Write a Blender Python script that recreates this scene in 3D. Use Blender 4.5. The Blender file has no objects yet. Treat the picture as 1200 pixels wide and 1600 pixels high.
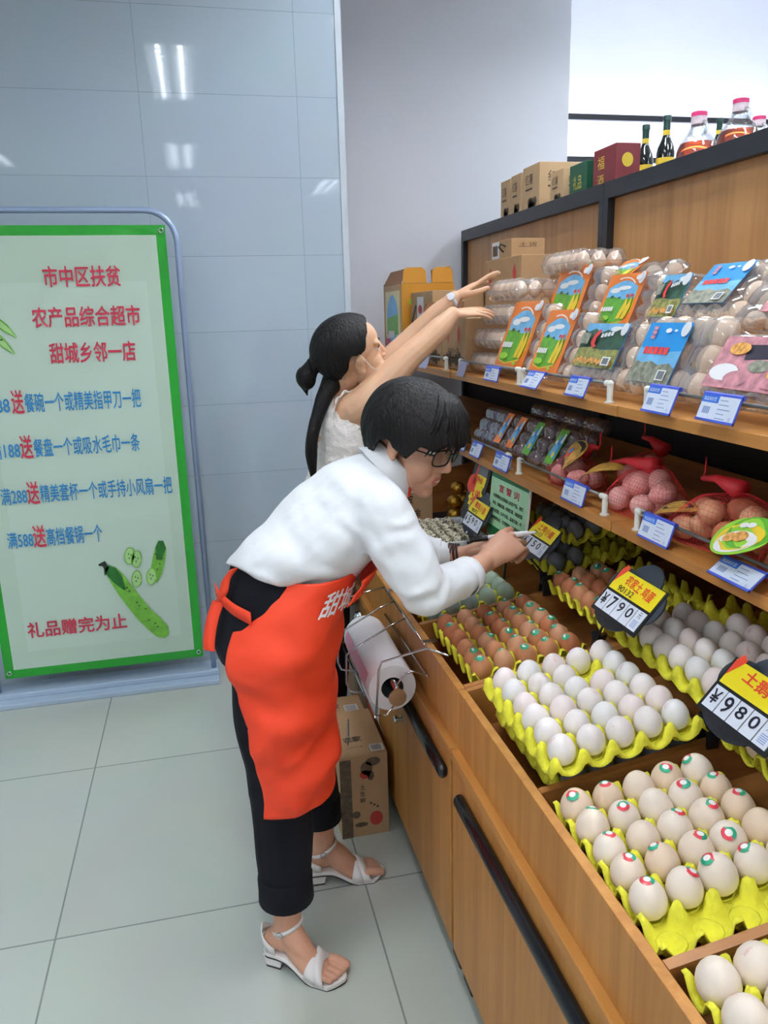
import bpy, bmesh, math, random
from mathutils import Vector, Matrix, Euler, noise
from math import sin, cos, pi, radians, sqrt

C = bpy.context.scene.collection
SC = bpy.context.scene

# ------------------------------------------------------------------ camera
cam_d = bpy.data.cameras.new('camera')
cam = bpy.data.objects.new('camera', cam_d)
C.objects.link(cam)
SC.camera = cam
RC = ((0.9742301, 0.2109325, 0.0798951), (-0.223995, 0.9463659, 0.2328472), (-0.026495, -0.2447429, 0.969226))
cam.matrix_world = Matrix(((RC[0][0], RC[0][2], -RC[0][1], 0.0),
                           (RC[1][0], RC[1][2], -RC[1][1], 0.0),
                           (RC[2][0], RC[2][2], -RC[2][1], 1.51),
                           (0, 0, 0, 1)))
cam_d.sensor_fit = 'VERTICAL'
cam_d.sensor_height = 24.0
cam_d.sensor_width = 18.0
cam_d.lens = 1220.07 / 1600 * 24
cam_d.clip_start = 0.02
SC.cycles.transparent_max_bounces = 32

# ------------------------------------------------------------------ colour management, world
SC.view_settings.view_transform = 'Standard'
SC.view_settings.look = 'None'
SC.view_settings.exposure = 0.22
SC.view_settings.gamma = 1.0
SC.view_settings.use_curve_mapping = False
W = bpy.data.worlds.new('daylight')
SC.world = W
W.use_nodes = True
W.node_tree.nodes['Background'].inputs[0].default_value = (0.92, 0.97, 1.0, 1)
W.node_tree.nodes['Background'].inputs[1].default_value = 0.5
LAMP_STRENGTH = 78.0       # fluorescent tubes in the ceiling troffers
WASH_STRENGTH = 110.0       # unseen tubes added behind the far rack to brighten the wall


# ------------------------------------------------------------------ helpers
def lin(c):
    r = []
    for v in c[:3]:
        v = v / 255.0
        r.append(v / 12.92 if v <= 0.04045 else ((v + 0.055) / 1.055) ** 2.4)
    return (r[0], r[1], r[2], 1.0)


def mat(name, col, rough=0.5, metal=0.0, var=0.0, scale=20.0, spec=0.5, emit=0.0, bump=0.0, bscale=None, stretch=(1, 1, 1),
        sheen=0.0, sss=0.0, coat=0.0, alpha=1.0, detail=4.0):
    """principled material whose colour varies a little with procedural noise"""
    m = bpy.data.materials.new(name)
    m.use_nodes = True
    nt = m.node_tree
    b = nt.nodes['Principled BSDF']
    c = lin(col)
    b.inputs['Base Color'].default_value = c
    b.inputs['Roughness'].default_value = rough
    b.inputs['Metallic'].default_value = metal
    b.inputs['Specular IOR Level'].default_value = spec
    if sheen:
        b.inputs['Sheen Weight'].default_value = sheen
    if coat:
        b.inputs['Coat Weight'].default_value = coat
        b.inputs['Coat Roughness'].default_value = 0.1
    if sss:
        b.inputs['Subsurface Weight'].default_value = sss
        b.inputs['Subsurface Radius'].default_value = (0.01, 0.004, 0.002)
        b.inputs['Subsurface Scale'].default_value = 1.0
    if alpha < 1:
        b.inputs['Alpha'].default_value = alpha
    if emit:
        b.inputs['Emission Color'].default_value = c
        b.inputs['Emission Strength'].default_value = emit
    if var or bump:
        tc = nt.nodes.new('ShaderNodeTexCoord')
        mp = nt.nodes.new('ShaderNodeMapping')
        mp.inputs['Scale'].default_value = stretch
        nt.links.new(tc.outputs['Object'], mp.inputs['Vector'])
        n = nt.nodes.new('ShaderNodeTexNoise')
        n.inputs['Scale'].default_value = scale
        n.inputs['Detail'].default_value = detail
        nt.links.new(mp.outputs[0], n.inputs['Vector'])
        if var:
            r = nt.nodes.new('ShaderNodeValToRGB')
            r.color_ramp.elements[0].position = 0.3
            r.color_ramp.elements[1].position = 0.7
            r.color_ramp.elements[0].color = [max(0, v * (1 - var)) for v in c[:3]] + [1]
            r.color_ramp.elements[1].color = [min(1, v * (1 + var)) for v in c[:3]] + [1]
            nt.links.new(n.outputs['Fac'], r.inputs[0])
            nt.links.new(r.outputs[0], b.inputs['Base Color'])
        if bump:
            n2 = n
            if bscale:
                n2 = nt.nodes.new('ShaderNodeTexNoise')
                n2.inputs['Scale'].default_value = bscale
                n2.inputs['Detail'].default_value = 3
                nt.links.new(mp.outputs[0], n2.inputs['Vector'])
            bu = nt.nodes.new('ShaderNodeBump')
            bu.inputs['Strength'].default_value = bump
            bu.inputs['Distance'].default_value = 0.01
            nt.links.new(n2.outputs['Fac'], bu.inputs['Height'])
            nt.links.new(bu.outputs[0], b.inputs['Normal'])
    return m


def tile_mat(name, col, grout, w, h, ox, oy, axes, rough, mortar, var=0.04, coat=0.0):
    """grid of tiles: axes picks which two object coordinates run along a tile"""
    m = mat(name, col, rough, coat=coat)
    nt = m.node_tree
    b = nt.nodes['Principled BSDF']
    tc = nt.nodes.new('ShaderNodeTexCoord')
    sp = nt.nodes.new('ShaderNodeSeparateXYZ')
    cb = nt.nodes.new('ShaderNodeCombineXYZ')
    nt.links.new(tc.outputs['Object'], sp.inputs[0])
    for i, (a, o) in enumerate(zip(axes, (ox, oy))):
        ad = nt.nodes.new('ShaderNodeMath')
        ad.operation = 'SUBTRACT'
        ad.inputs[1].default_value = o - 40 * (w, h)[i]
        nt.links.new(sp.outputs['XYZ'.index(a)], ad.inputs[0])
        nt.links.new(ad.outputs[0], cb.inputs[i])
    br = nt.nodes.new('ShaderNodeTexBrick')
    br.offset = 0.0
    br.squash = 1.0
    br.inputs['Scale'].default_value = 1.0
    br.inputs['Mortar Size'].default_value = mortar
    br.inputs['Mortar Smooth'].default_value = 0.2
    br.inputs['Bias'].default_value = 0.0
    br.inputs['Brick Width'].default_value = w
    br.inputs['Row Height'].default_value = h
    c = lin(col)
    br.inputs['Color1'].default_value = [v * (1 - var) for v in c[:3]] + [1]
    br.inputs['Color2'].default_value = [min(1, v * (1 + var)) for v in c[:3]] + [1]
    br.inputs['Mortar'].default_value = lin(grout)
    nt.links.new(cb.outputs[0], br.inputs['Vector'])
    n = nt.nodes.new('ShaderNodeTexNoise')
    n.inputs['Scale'].default_value = 3.0
    n.inputs['Detail'].default_value = 5
    nt.links.new(tc.outputs['Object'], n.inputs['Vector'])
    mx = nt.nodes.new('ShaderNodeMix')
    mx.data_type = 'RGBA'
    mx.blend_type = 'MULTIPLY'
    mx.inputs[0].default_value = 0.12
    nt.links.new(br.outputs['Color'], mx.inputs[6])
    nt.links.new(n.outputs['Color'], mx.inputs[7])
    nt.links.new(mx.outputs[2], b.inputs['Base Color'])
    bu = nt.nodes.new('ShaderNodeBump')
    bu.invert = True
    bu.inputs['Strength'].default_value = 0.3
    bu.inputs['Distance'].default_value = 0.002
    nt.links.new(br.outputs['Fac'], bu.inputs['Height'])
    nt.links.new(bu.outputs[0], b.inputs['Normal'])
    return m


def wood_mat(name, col, dark, stretch, rough=0.42, scale=1.0):
    m = bpy.data.materials.new(name)
    m.use_nodes = True
    nt = m.node_tree
    b = nt.nodes['Principled BSDF']
    b.inputs['Roughness'].default_value = rough
    tc = nt.nodes.new('ShaderNodeTexCoord')
    mp = nt.nodes.new('ShaderNodeMapping')
    mp.inputs['Scale'].default_value = stretch
    nt.links.new(tc.outputs['Object'], mp.inputs['Vector'])
    n1 = nt.nodes.new('ShaderNodeTexNoise')
    n1.inputs['Scale'].default_value = scale
    n1.inputs['Detail'].default_value = 6
    n1.inputs['Roughness'].default_value = 0.65
    n1.inputs['Distortion'].default_value = 0.4
    nt.links.new(mp.outputs[0], n1.inputs['Vector'])
    r = nt.nodes.new('ShaderNodeValToRGB')
    r.color_ramp.elements[0].position = 0.30
    r.color_ramp.elements[0].color = lin(dark)
    r.color_ramp.elements[1].position = 0.62
    r.color_ramp.elements[1].color = lin(col)
    nt.links.new(n1.outputs['Fac'], r.inputs[0])
    nt.links.new(r.outputs[0], b.inputs['Base Color'])
    return m


def clear_mat(name, tint=(253, 253, 254), gloss=0.16, rough=0.06, film=0.06):
    """thin clear plastic: mostly see-through, a little glossy, a little milky"""
    m = bpy.data.materials.new(name)
    m.use_nodes = True
    nt = m.node_tree
    out = nt.nodes['Material Output']
    nt.nodes.remove(nt.nodes['Principled BSDF'])
    t = nt.nodes.new('ShaderNodeBsdfTransparent')
    t.inputs[0].default_value = lin(tint)
    g = nt.nodes.new('ShaderNodeBsdfGlossy')
    g.inputs['Roughness'].default_value = rough
    d = nt.nodes.new('ShaderNodeBsdfDiffuse')
    d.inputs[0].default_value = lin((235, 238, 242))
    m1 = nt.nodes.new('ShaderNodeMixShader')
    m2 = nt.nodes.new('ShaderNodeMixShader')
    fr = nt.nodes.new('ShaderNodeLayerWeight')
    fr.inputs[0].default_value = 0.35
    ma = nt.nodes.new('ShaderNodeMath')
    ma.operation = 'MULTIPLY_ADD'
    ma.inputs[1].default_value = 0.38
    ma.inputs[2].default_value = gloss * 0.35
    nt.links.new(fr.outputs['Fresnel'], ma.inputs[0])
    m1.inputs[0].default_value = film
    nt.links.new(t.outputs[0], m1.inputs[1])
    nt.links.new(d.outputs[0], m1.inputs[2])
    nt.links.new(ma.outputs[0], m2.inputs[0])
    nt.links.new(m1.outputs[0], m2.inputs[1])
    nt.links.new(g.outputs[0], m2.inputs[2])
    nt.links.new(m2.outputs[0], out.inputs[0])
    return m


class MB:
    """collects shapes into one mesh"""

    def __init__(self):
        self.v, self.f, self.m = [], [], []

    def add(self, vs, fs, mi=0, M=None):
        o = len(self.v)
        for p in vs:
            p = Vector(p)
            self.v.append(M @ p if M is not None else p)
        for f in fs:
            self.f.append([o + i for i in f])
            self.m.append(mi)
        return self

    def box(self, x0, x1, y0, y1, z0, z1, mi=0, M=None):
        vs = [(x, y, z) for z in (z0, z1) for y in (y0, y1) for x in (x0, x1)]
        return self.add(vs, [(0, 2, 3, 1), (4, 5, 7, 6), (0, 1, 5, 4), (2, 6, 7, 3), (0, 4, 6, 2), (1, 3, 7, 5)], mi, M)

    def prism(self, poly, z0, z1, mi=0, M=None, mcap=None):
        n = len(poly)
        vs = [(p[0], p[1], z0) for p in poly] + [(p[0], p[1], z1) for p in poly]
        fs = [(i, (i + 1) % n, n + (i + 1) % n, n + i) for i in range(n)]
        self.add(vs, fs, mi, M)
        self.add(vs, [tuple(range(n))[::-1], tuple(range(n, 2 * n))], mi if mcap is None else mcap, M)
        return self

    def tube(self, pts, r, n=8, mi=0, M=None, cap=True, closed=False, flat=None):
        pts = [Vector(p) for p in pts]
        k = len(pts)
        rs = r if isinstance(r, (list, tuple)) else [r] * k
        vs, fs = [], []
        prev = None
        for i, p in enumerate(pts):
            a = pts[(i - 1) % k] if (closed or i > 0) else p
            b = pts[(i + 1) % k] if (closed or i < k - 1) else p
            t = (b - a).normalized()
            if prev is None:
                u = Vector((0, 0, 1)) if abs(t.z) < 0.9 else Vector((1, 0, 0))
                if flat is not None:
                    u = Vector(flat[0])
            else:
                u = prev
            u = (u - t * u.dot(t)).normalized()
            prev = u
            w = t.cross(u)
            fy = 1.0 if flat is None else flat[1]
            for j in range(n):
                an = 2 * pi * j / n
                vs.append(p + u * (rs[i] * cos(an)) + w * (rs[i] * fy * sin(an)))
        kk = k if closed else k - 1
        for i in range(kk):
            for j in range(n):
                a = i * n + j
                b = i * n + (j + 1) % n
                c = ((i + 1) % k) * n + (j + 1) % n
                d = ((i + 1) % k) * n + j
                fs.append((a, b, c, d))
        if cap and not closed:
            fs.append(tuple(range(n))[::-1])
            fs.append(tuple(range((k - 1) * n, k * n)))
        return self.add(vs, fs, mi, M)

    def lathe(self, prof, n=24, mi=0, M=None, cap=True):
        vs, fs = [], []
        for r, z in prof:
            for j in range(n):
                a = 2 * pi * j / n
                vs.append((r * cos(a), r * sin(a), z))
        for i in range(len(prof) - 1):
            for j in range(n):
                fs.append((i * n + j, i * n + (j + 1) % n, (i + 1) * n + (j + 1) % n, (i + 1) * n + j))
        if cap:
            fs.append(tuple(range(n))[::-1])
            fs.append(tuple(range((len(prof) - 1) * n, len(prof) * n)))
        return self.add(vs, fs, mi, M)

    def ball(self, c, r, mi=0, M=None, nu=16, nv=10):
        """ellipsoid; r may be three radii"""
        if not isinstance(r, (list, tuple)):
            r = (r, r, r)
        vs = [(c[0], c[1], c[2] - r[2])]
        for i in range(1, nv):
            t = -pi / 2 + pi * i / nv
            for j in range(nu):
                a = 2 * pi * j / nu
                vs.append((c[0] + r[0] * cos(t) * cos(a), c[1] + r[1] * cos(t) * sin(a), c[2] + r[2] * sin(t)))
        vs.append((c[0], c[1], c[2] + r[2]))
        fs = [(0, 1 + (j + 1) % nu, 1 + j) for j in range(nu)]
        for i in range(nv - 2):
            for j in range(nu):
                a = 1 + i * nu
                fs.append((a + j, a + (j + 1) % nu, a + nu + (j + 1) % nu, a + nu + j))
        la = 1 + (nv - 2) * nu
        fs += [(la + j, la + (j + 1) % nu, len(vs) - 1) for j in range(nu)]
        return self.add(vs, fs, mi, M)

    def grid(self, fn, nu, nv, mi=0, M=None, wrap=False):
        vs = [fn(i / nu, j / nv) for j in range(nv + 1) for i in range(nu + 1)]
        fs = [(j * (nu + 1) + i, j * (nu + 1) + i + 1, (j + 1) * (nu + 1) + i + 1, (j + 1) * (nu + 1) + i)
              for j in range(nv) for i in range(nu)]
        return self.add(vs, fs, mi, M)

    def rings(self, rings, mi=0, M=None, cap=True):
        """skin over equal-length closed rings"""
        n = len(rings[0])
        vs = [p for r in rings for p in r]
        fs = []
        for i in range(len(rings) - 1):
            for j in range(n):
                fs.append((i * n + j, i * n + (j + 1) % n, (i + 1) * n + (j + 1) % n, (i + 1) * n + j))
        if cap:
            fs.append(tuple(range(n))[::-1])
            fs.append(tuple(range((len(rings) - 1) * n, len(rings) * n)))
        return self.add(vs, fs, mi, M)

    def mesh(self, name, mats):
        me = bpy.data.meshes.new(name)
        me.from_pydata([tuple(p) for p in self.v], [], self.f)
        for m in (mats if isinstance(mats, (list, tuple)) else [mats]):
            me.materials.append(m)
        me.polygons.foreach_set('material_index', self.m)
        me.update()
        return me

    def build(self, name, mats, parent=None, smooth=False, bevel=0.0, sub=0, solid=0.0, fix=True, auto=None):
        if parent is not None:
            off = world_loc(parent)
            self.v = [p - off for p in self.v]
        me = self.mesh(name, mats)
        if fix:
            bm = bmesh.new()
            bm.from_mesh(me)
            bmesh.ops.recalc_face_normals(bm, faces=bm.faces)
            bm.to_mesh(me)
            bm.free()
        o = bpy.data.objects.new(name, me)
        C.objects.link(o)
        if parent is not None:
            o.parent = parent
        if smooth:
            me.polygons.foreach_set('use_smooth', [True] * len(me.polygons))
            if auto:
                me.set_sharp_from_angle(angle=radians(auto))
        if solid:
            s = o.modifiers.new('solid', 'SOLIDIFY')
            s.thickness = solid
            s.offset = 0
        if bevel:
            bv = o.modifiers.new('bevel', 'BEVEL')
            bv.width = bevel
            bv.segments = 2
            bv.limit_method = 'ANGLE'
            bv.angle_limit = radians(40)
        if sub:
            s = o.modifiers.new('sub', 'SUBSURF')
            s.levels = sub
            s.render_levels = sub
        return o


def world_loc(o):
    v = Vector((0, 0, 0))
    while o is not None:
        v = v + o.location
        o = o.parent
    return v


def tag(o, label, cat, group=None, kind=None):
    o['label'] = label
    o['category'] = cat
    if group:
        o['group'] = group
    if kind:
        o['kind'] = kind
    return o


def thing(name, label, cat, loc=(0, 0, 0), group=None):
    o = bpy.data.objects.new(name, None)
    o.empty_display_size = 0.05
    C.objects.link(o)
    o.location = loc
    return tag(o, label, cat, group)


def struct(name, mb, m, **k):
    o = mb.build(name, m, **k)
    o['kind'] = 'structure'
    o['label'] = name.replace('_', ' ')
    return o


def dup(root, M=None, label=None, group=None):
    """copy of a thing with copies of its parts and sub-parts"""
    r = root.copy()
    C.objects.link(r)
    if M is not None:
        r.matrix_world = M
    if label:
        r['label'] = label
    if group:
        r['group'] = group
    for ch in list(root.children):
        c = ch.copy()
        C.objects.link(c)
        c.parent = r
        for g in ch.children:
            d = g.copy()
            C.objects.link(d)
            d.parent = c
    return r


def frame(o, x, z):
    """matrix whose x axis is x, z axis close to z, placed at o"""
    x = Vector(x).normalized()
    z = Vector(z)
    z = (z - x * z.dot(x)).normalized()
    y = z.cross(x)
    M = Matrix((x, y, z)).transposed().to_4x4()
    M.translation = Vector(o)
    return M


_txt = {}


def text_mesh(s, size, bold=0.0, ext=0.0003, sx=1.0, align='CENTER', res=3):
    key = (s, size, bold, ext, sx, align)
    if key in _txt:
        return _txt[key]
    cu = bpy.data.curves.new('lettering', 'FONT')
    cu.body = s
    cu.size = size
    cu.offset = bold
    cu.extrude = ext
    cu.align_x = align
    cu.align_y = 'CENTER'
    cu.resolution_u = res
    o = bpy.data.objects.new('lettering', cu)
    C.objects.link(o)
    dg = bpy.context.evaluated_depsgraph_get()
    me = bpy.data.meshes.new_from_object(o.evaluated_get(dg))
    bpy.data.objects.remove(o)
    vs = [Vector((v.co.x * sx, v.co.y, v.co.z)) for v in me.vertices]
    fs = [list(p.vertices) for p in me.polygons]
    bpy.data.meshes.remove(me)
    _txt[key] = (vs, fs)
    return vs, fs


def put_text(mb, s, size, M, mi=0, **k):
    vs, fs = text_mesh(s, size, **k)
    mb.add(vs, fs, mi, M)


def fit_text(mb, s, w, h, M, mi=0, bold=0.0, ext=0.0003):
    """text stretched into a box w by h centred on M's origin"""
    vs, fs = text_mesh(s, 1.0, bold=0.0, ext=0.0, sx=1.0)
    if not vs:
        return
    x0, x1 = min(v.x for v in vs), max(v.x for v in vs)
    y0, y1 = min(v.y for v in vs), max(v.y for v in vs)
    kx, ky = w / (x1 - x0), h / (y1 - y0)
    offs = [(0, 0)] if not bold else [(-1, 0), (1, 0), (0, -1), (0, 1), (0, 0)]
    for q, (ox, oy) in enumerate(offs):
        mb.add([((v.x - (x0 + x1) / 2 + ox * bold) * kx, (v.y - (y0 + y1) / 2 + oy * bold) * ky, ext + .00004 * q) for v in vs], fs, mi, M)


def fused(mb, name, mats, parent, voxel, smooth=4, assign=None, factor=.5, wrinkle=None):
    """join overlapping closed shapes into one continuous skin"""
    me = mb.mesh('tmp', [])
    bm = bmesh.new()
    bm.from_mesh(me)
    bmesh.ops.recalc_face_normals(bm, faces=bm.faces)
    bm.to_mesh(me)
    bm.free()
    o = bpy.data.objects.new('tmp', me)
    C.objects.link(o)
    r = o.modifiers.new('r', 'REMESH')
    r.mode = 'VOXEL'
    r.voxel_size = voxel
    s = o.modifiers.new('s', 'SMOOTH')
    s.factor = factor
    s.iterations = smooth
    dg = bpy.context.evaluated_depsgraph_get()
    m2 = bpy.data.meshes.new_from_object(o.evaluated_get(dg))
    bpy.data.objects.remove(o)
    m2.name = name
    off = world_loc(parent)
    if wrinkle:
        new = [wrinkle(v.co.copy(), v.normal.copy()) for v in m2.vertices]
        for v, c in zip(m2.vertices, new):
            v.co = c
    if assign:
        for m in mats:
            m2.materials.append(m)
        for p in m2.polygons:
            p.material_index = assign(p.center)
    else:
        m2.materials.append(mats)
    for v in m2.vertices:
        v.co -= off
    m2.polygons.foreach_set('use_smooth', [True] * len(m2.polygons))
    q = bpy.data.objects.new(name, m2)
    C.objects.link(q)
    q.parent = parent
    return q


random.seed(7)

# ================================================================== the setting
M_floor = tile_mat('floor_tile', (196, 203, 196), (140, 146, 142), 0.8, 0.8, -0.48, 1.805, 'XY', 0.22, 0.0025, 0.02)
M_wtile = tile_mat('wall_tile', (184, 200, 216), (150, 166, 182), 0.605, 0.3, -0.157, 0.559, 'XZ', 0.035, 0.0012, 0.015)
M_paint = mat('white_paint', (216, 218, 226), 0.7, var=0.02, scale=3)
M_white_trim = mat('white_trim', (200, 210, 220), 0.5)
M_ceil = mat('ceiling_white', (226, 228, 230), 0.9)
M_black = mat('black_metal', (28, 30, 36), 0.42, var=0.1, scale=8)
M_tube = mat('fluorescent_tube', (245, 250, 255), 0.4, emit=LAMP_STRENGTH)
M_wash = mat('added_wash_tube', (235, 242, 255), 0.4, emit=WASH_STRENGTH)
M_louver = mat('louver_metal', (215, 218, 222), 0.25, metal=0.7)
M_house = mat('troffer_white', (232, 233, 235), 0.6)

struct('floor', MB().box(-6, 5.5, -7.5, 6.2, -0.1, 0.0), M_floor)
struct('wall_back', MB().box(-6, 0.612, 3.4, 3.6, 0.0, 3.2), M_wtile)
struct('trim_1', MB().box(0.612, 0.637, 3.395, 3.6, 0.0, 3.2), M_white_trim)
struct('wall_alcove', MB().box(0.30, 1.966, 4.13, 4.28, 0.0, 3.2), M_paint)
struct('wall_alcove_side', MB().box(0.30, 0.42, 3.6, 4.13, 0.0, 3.2), M_paint)
struct('wall_rear', MB().box(-0.5, 5.5, 5.5, 5.7, 0.0, 4.4), M_paint)
struct('wall_right', MB().box(5.3, 5.5, -7.5, 5.5, 0.0, 4.4), M_paint)
struct('ceiling', MB().box(-6, 5.3, -7.5, 4.28, 3.2, 3.3), M_ceil)
struct('ceiling_rear', MB().box(-0.5, 5.3, 4.28, 5.5, 4.3, 4.4), M_ceil)
struct('wall_bulkhead', MB().box(-0.5, 5.3, 4.28, 4.36, 3.2, 4.3), M_paint)


def troffer(x, y, label):
    t = thing('ceiling_light', label, 'ceiling light', (x, y, 3.2), 'fluorescent ceiling lights')
    h = MB()
    h.box(x - .15, x + .15, y - .64, y + .64, 3.185, 3.198)
    for s in (-1, 1):
        h.box(x + s * .15 - .008, x + s * .15 + .008, y - .64, y + .64, 3.13, 3.198)
        h.box(x - .15, x + .15, y + s * .64 - .008, y + s * .64 + .008, 3.13, 3.198)
    h.build('housing', M_house, t)
    for s in (-1, 1):
        MB().tube([(x + s * .07, y - .61, 3.165), (x + s * .07, y + .61, 3.165)], 0.014, 8).build('tube', M_tube, t, smooth=True)
    l = MB()
    for k in range(13):
        yy = y - .60 + k * .10
        l.box(x - .142, x + .142, yy - .002, yy + .002, 3.132, 3.158)
    l.box(x - .012, x + .012, y - .63, y + .63, 3.132, 3.175)
    l.build('louver', M_louver, t)
    return t


for tx, ty, tl in ((-0.05, 0.75, 'louvered fluorescent ceiling light over the aisle nearest the tiled wall'),
                   (-0.05, -2.07, 'louvered fluorescent ceiling light over the aisle, second from the tiled wall'),
                   (-0.05, -5.1, 'louvered fluorescent ceiling light over the aisle, third from the tiled wall'),
                   (2.75, 3.25, 'louvered fluorescent ceiling light in the white alcove'),
                   (1.75, 1.0, 'louvered fluorescent ceiling light above the egg shelves'),
                   (1.75, -1.4, 'louvered fluorescent ceiling light behind the egg shelf light'),
                   (1.75, -3.9, 'louvered fluorescent ceiling light far behind the egg shelf light'),
                   (-1.9, 0.75, 'louvered fluorescent ceiling light left of the aisle by the banner'),
                   (-1.9, -2.07, 'louvered fluorescent ceiling light left of the aisle farther from the banner'),
                   (1.0, 2.45, 'unseen ceiling light added above the reaching woman to brighten the alcove'),  # extra unseen fixture, added to lighten the alcove wall
                   (3.4, 1.7, 'louvered fluorescent ceiling light beyond the egg shelf back'),
                   (3.4, -1.1, 'louvered fluorescent ceiling light nearest the right hand wall')):
    troffer(tx, ty, tl)

# far rack with black rails in front of the brightly lit wall
rk = thing('display_rack', 'black railed rack before the brightly lit far wall', 'rack', (3.3, 5.2, 0))
for z in (2.722, 2.466, 1.9, 1.4):
    MB().box(1.7, 4.9, 5.10, 5.13, z - .017, z + .017).build('rail', M_black, rk)
r = MB()
for x in (1.72, 4.88):
    r = MB().box(x - .02, x + .02, 5.10, 5.14, 0, 2.74)
    r.box(x - .02, x + .02, 5.10, 5.45, 0, .03)
    r.build('upright', M_black, rk)
for z in (2.25, 1.4):  # added tubes, out of sight behind the back panel, whiten the far wall
    MB().tube([(1.75, 5.20, z), (4.85, 5.20, z)], 0.016, 8).build('added_light_tube', M_wash, rk, smooth=True)

# ================================================================== egg counter and shelves
M_wood = wood_mat('counter_wood', (196, 138, 70), (164, 107, 46), (22, 22, 0.9))
M_woody = wood_mat('shelf_wood', (196, 137, 70), (164, 108, 48), (26, 0.9, 26))
M_woodx = wood_mat('divider_wood', (172, 116, 62), (142, 92, 46), (1.2, 22, 22))
M_woodback = wood_mat('panel_wood', (188, 142, 90), (160, 115, 68), (18, 18, 0.7))
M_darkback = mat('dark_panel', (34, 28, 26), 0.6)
M_handle = mat('black_plastic', (16, 17, 21), 0.22)
M_chrome = mat('chrome', (205, 208, 214), 0.12, metal=1.0)
M_pvc = mat('white_plastic', (228, 228, 222), 0.4)
M_rod = mat('grey_rod', (120, 124, 124), 0.4, metal=0.4)

YJ = [0.335, 1.445, 2.555, 4.05]
SL = 0.15
X0 = 0.472


def ztop(x):
    return 0.735 + SL * (x - X0)


def wedge(mb, x0, x1, y0, y1, zb, t0, t1, mi=0):
    mb.add([(x0, y0, zb), (x1, y0, zb), (x1, y1, zb), (x0, y1, zb), (x0, y0, t0), (x1, y0, t1), (x1, y1, t1), (x0, y1, t0)],
           [(0, 3, 2, 1), (4, 5, 6, 7), (0, 1, 5, 4), (1, 2, 6, 5), (2, 3, 7, 6), (3, 0, 4, 7)], mi)


def counter(y0, y1, divs, label, lock=None):
    t = thing('display_counter', label, 'counter', (0.9, (y0 + y1) / 2, 0), 'wooden egg counters')
    g = 0.0015
    b = MB()
    b.box(.475, 1.36, y0 + g, y1 - g, .08, .575)
    b.build('cabinet_body', M_wood, t)
    for yy in (y0 + .04, y1 - .04):
        for xx in (.50, 1.30):
            MB().box(xx - .022, xx + .022, yy - .03, yy + .03, 0, .08).build('foot', M_handle, t, bevel=.006)
    d = MB().box(.457, .4735, y0 + .012, y1 - .006, .085, .572).build('door', M_wood, t, bevel=.0015)
    hz = .524
    ya, yb = y0 + .030, y1 - .075
    if y0 > 1.4:
        ya, yb = y0 + .025, y1 - .10
    pts = [(.447, ya, hz), (.447, ya + .006, hz)] + [(.447, ya + (yb - ya) * i / 8, hz) for i in range(1, 8)] + [(.447, yb - .006, hz), (.447, yb, hz)]
    h = MB().tube(pts, [.006, .0165] + [.0175] * 7 + [.0165, .006], 12, flat=((0, 0, 1), .75))
    h.build('handle', M_handle, d, smooth=True)
    if lock:
        q = MB().lathe([(.010, 0), (.010, .004), (.006, .006), (.006, .012), (.011, .016), (.011, .020), (.007, .023)], 16,
                       M=Matrix.Translation((.457, lock, .43)) @ Matrix.Rotation(-pi / 2, 4, 'Y'))
        q.build('lock', M_chrome, d, smooth=True, auto=40)
    MB().box(.454, .480, y0 + g, y1 - g, .575, .597).build('ledge', M_woody, t, bevel=.001)
    p = MB().box(X0, X0 + .017, y0 + g, y1 - g, .595, .735)
    p.build('bin_front', M_wood, t, bevel=.001)
    for dy in [y0 + .0085] + divs + [y1 - .0085]:
        w = MB()
        wedge(w, X0 + .017, 1.355, dy - .0075, dy + .0075, .60, ztop(X0 + .017) - .001, ztop(1.355) - .001)
        w.build('divider', M_woodx, t)
    f = MB()
    wedge(f, X0 + .017, 1.355, y0 + .016, y1 - .016, .598, .645, .645 + SL * .87)
    f.build('bin_floor', M_woodx, t)
    return t


counter(YJ[0], YJ[1], [0.692, 1.062], 'wooden egg counter nearest the viewer, bins of white and beige eggs')
counter(YJ[1], YJ[2], [1.815, 2.185], 'wooden egg counter behind the bag roll, bins of brown and blue eggs', lock=1.894)
counter(YJ[2], 3.38, [2.93], 'wooden egg counter in the far corner beyond the reaching woman')
counter(YJ[0] - 1.11, YJ[0], [-.41, -.04], 'wooden egg counter at the very front of the row')

ZL, ZU = 1.075, 1.318


def rack(y0, y1, label, posts_u, posts_l, rails_u, rails_l, xf=0.812, leds=True):
    t = thing('shelf_unit', label, 'shelf', (1.1, (y0 + y1) / 2, 0.75), 'wooden shelf units above the counters')
    g = .001
    MB().box(xf, 1.362, y0 + g, y1 - g, ZL - .022, ZL).build('shelf_board', M_woody, t, bevel=.001)
    MB().box(xf + .003, 1.362, y0 + g, y1 - g, ZU - .022, ZU).build('shelf_board', M_woody, t, bevel=.001)
    for zz, posts, rails in ((ZU, posts_u, rails_u), (ZL, posts_l, rails_l)):
        xr = xf + .016
        for (a, b) in rails:
            rl = MB().tube([(xr, a, zz + .040), (xr, b, zz + .040)], .0035, 8).build('guard_rail', M_rod, t, smooth=True)
            for yy in (a, b):
                s = .012 if yy == a else -.012
                q = MB()
                q.lathe([(.0105, 0), (.0105, .003), (.0065, .004), (.0065, .040)], 12, M=Matrix.Translation((xr, yy, zz)))
                q.ball((xr, yy, zz + .040), .0072)
                q.tube([(xr, yy, zz + .040), (xr, yy + s * 1.4, zz + .040)], .0068, 10)
                q.build('rail_post', M_pvc, rl, smooth=True, auto=50)
    return t


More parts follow.
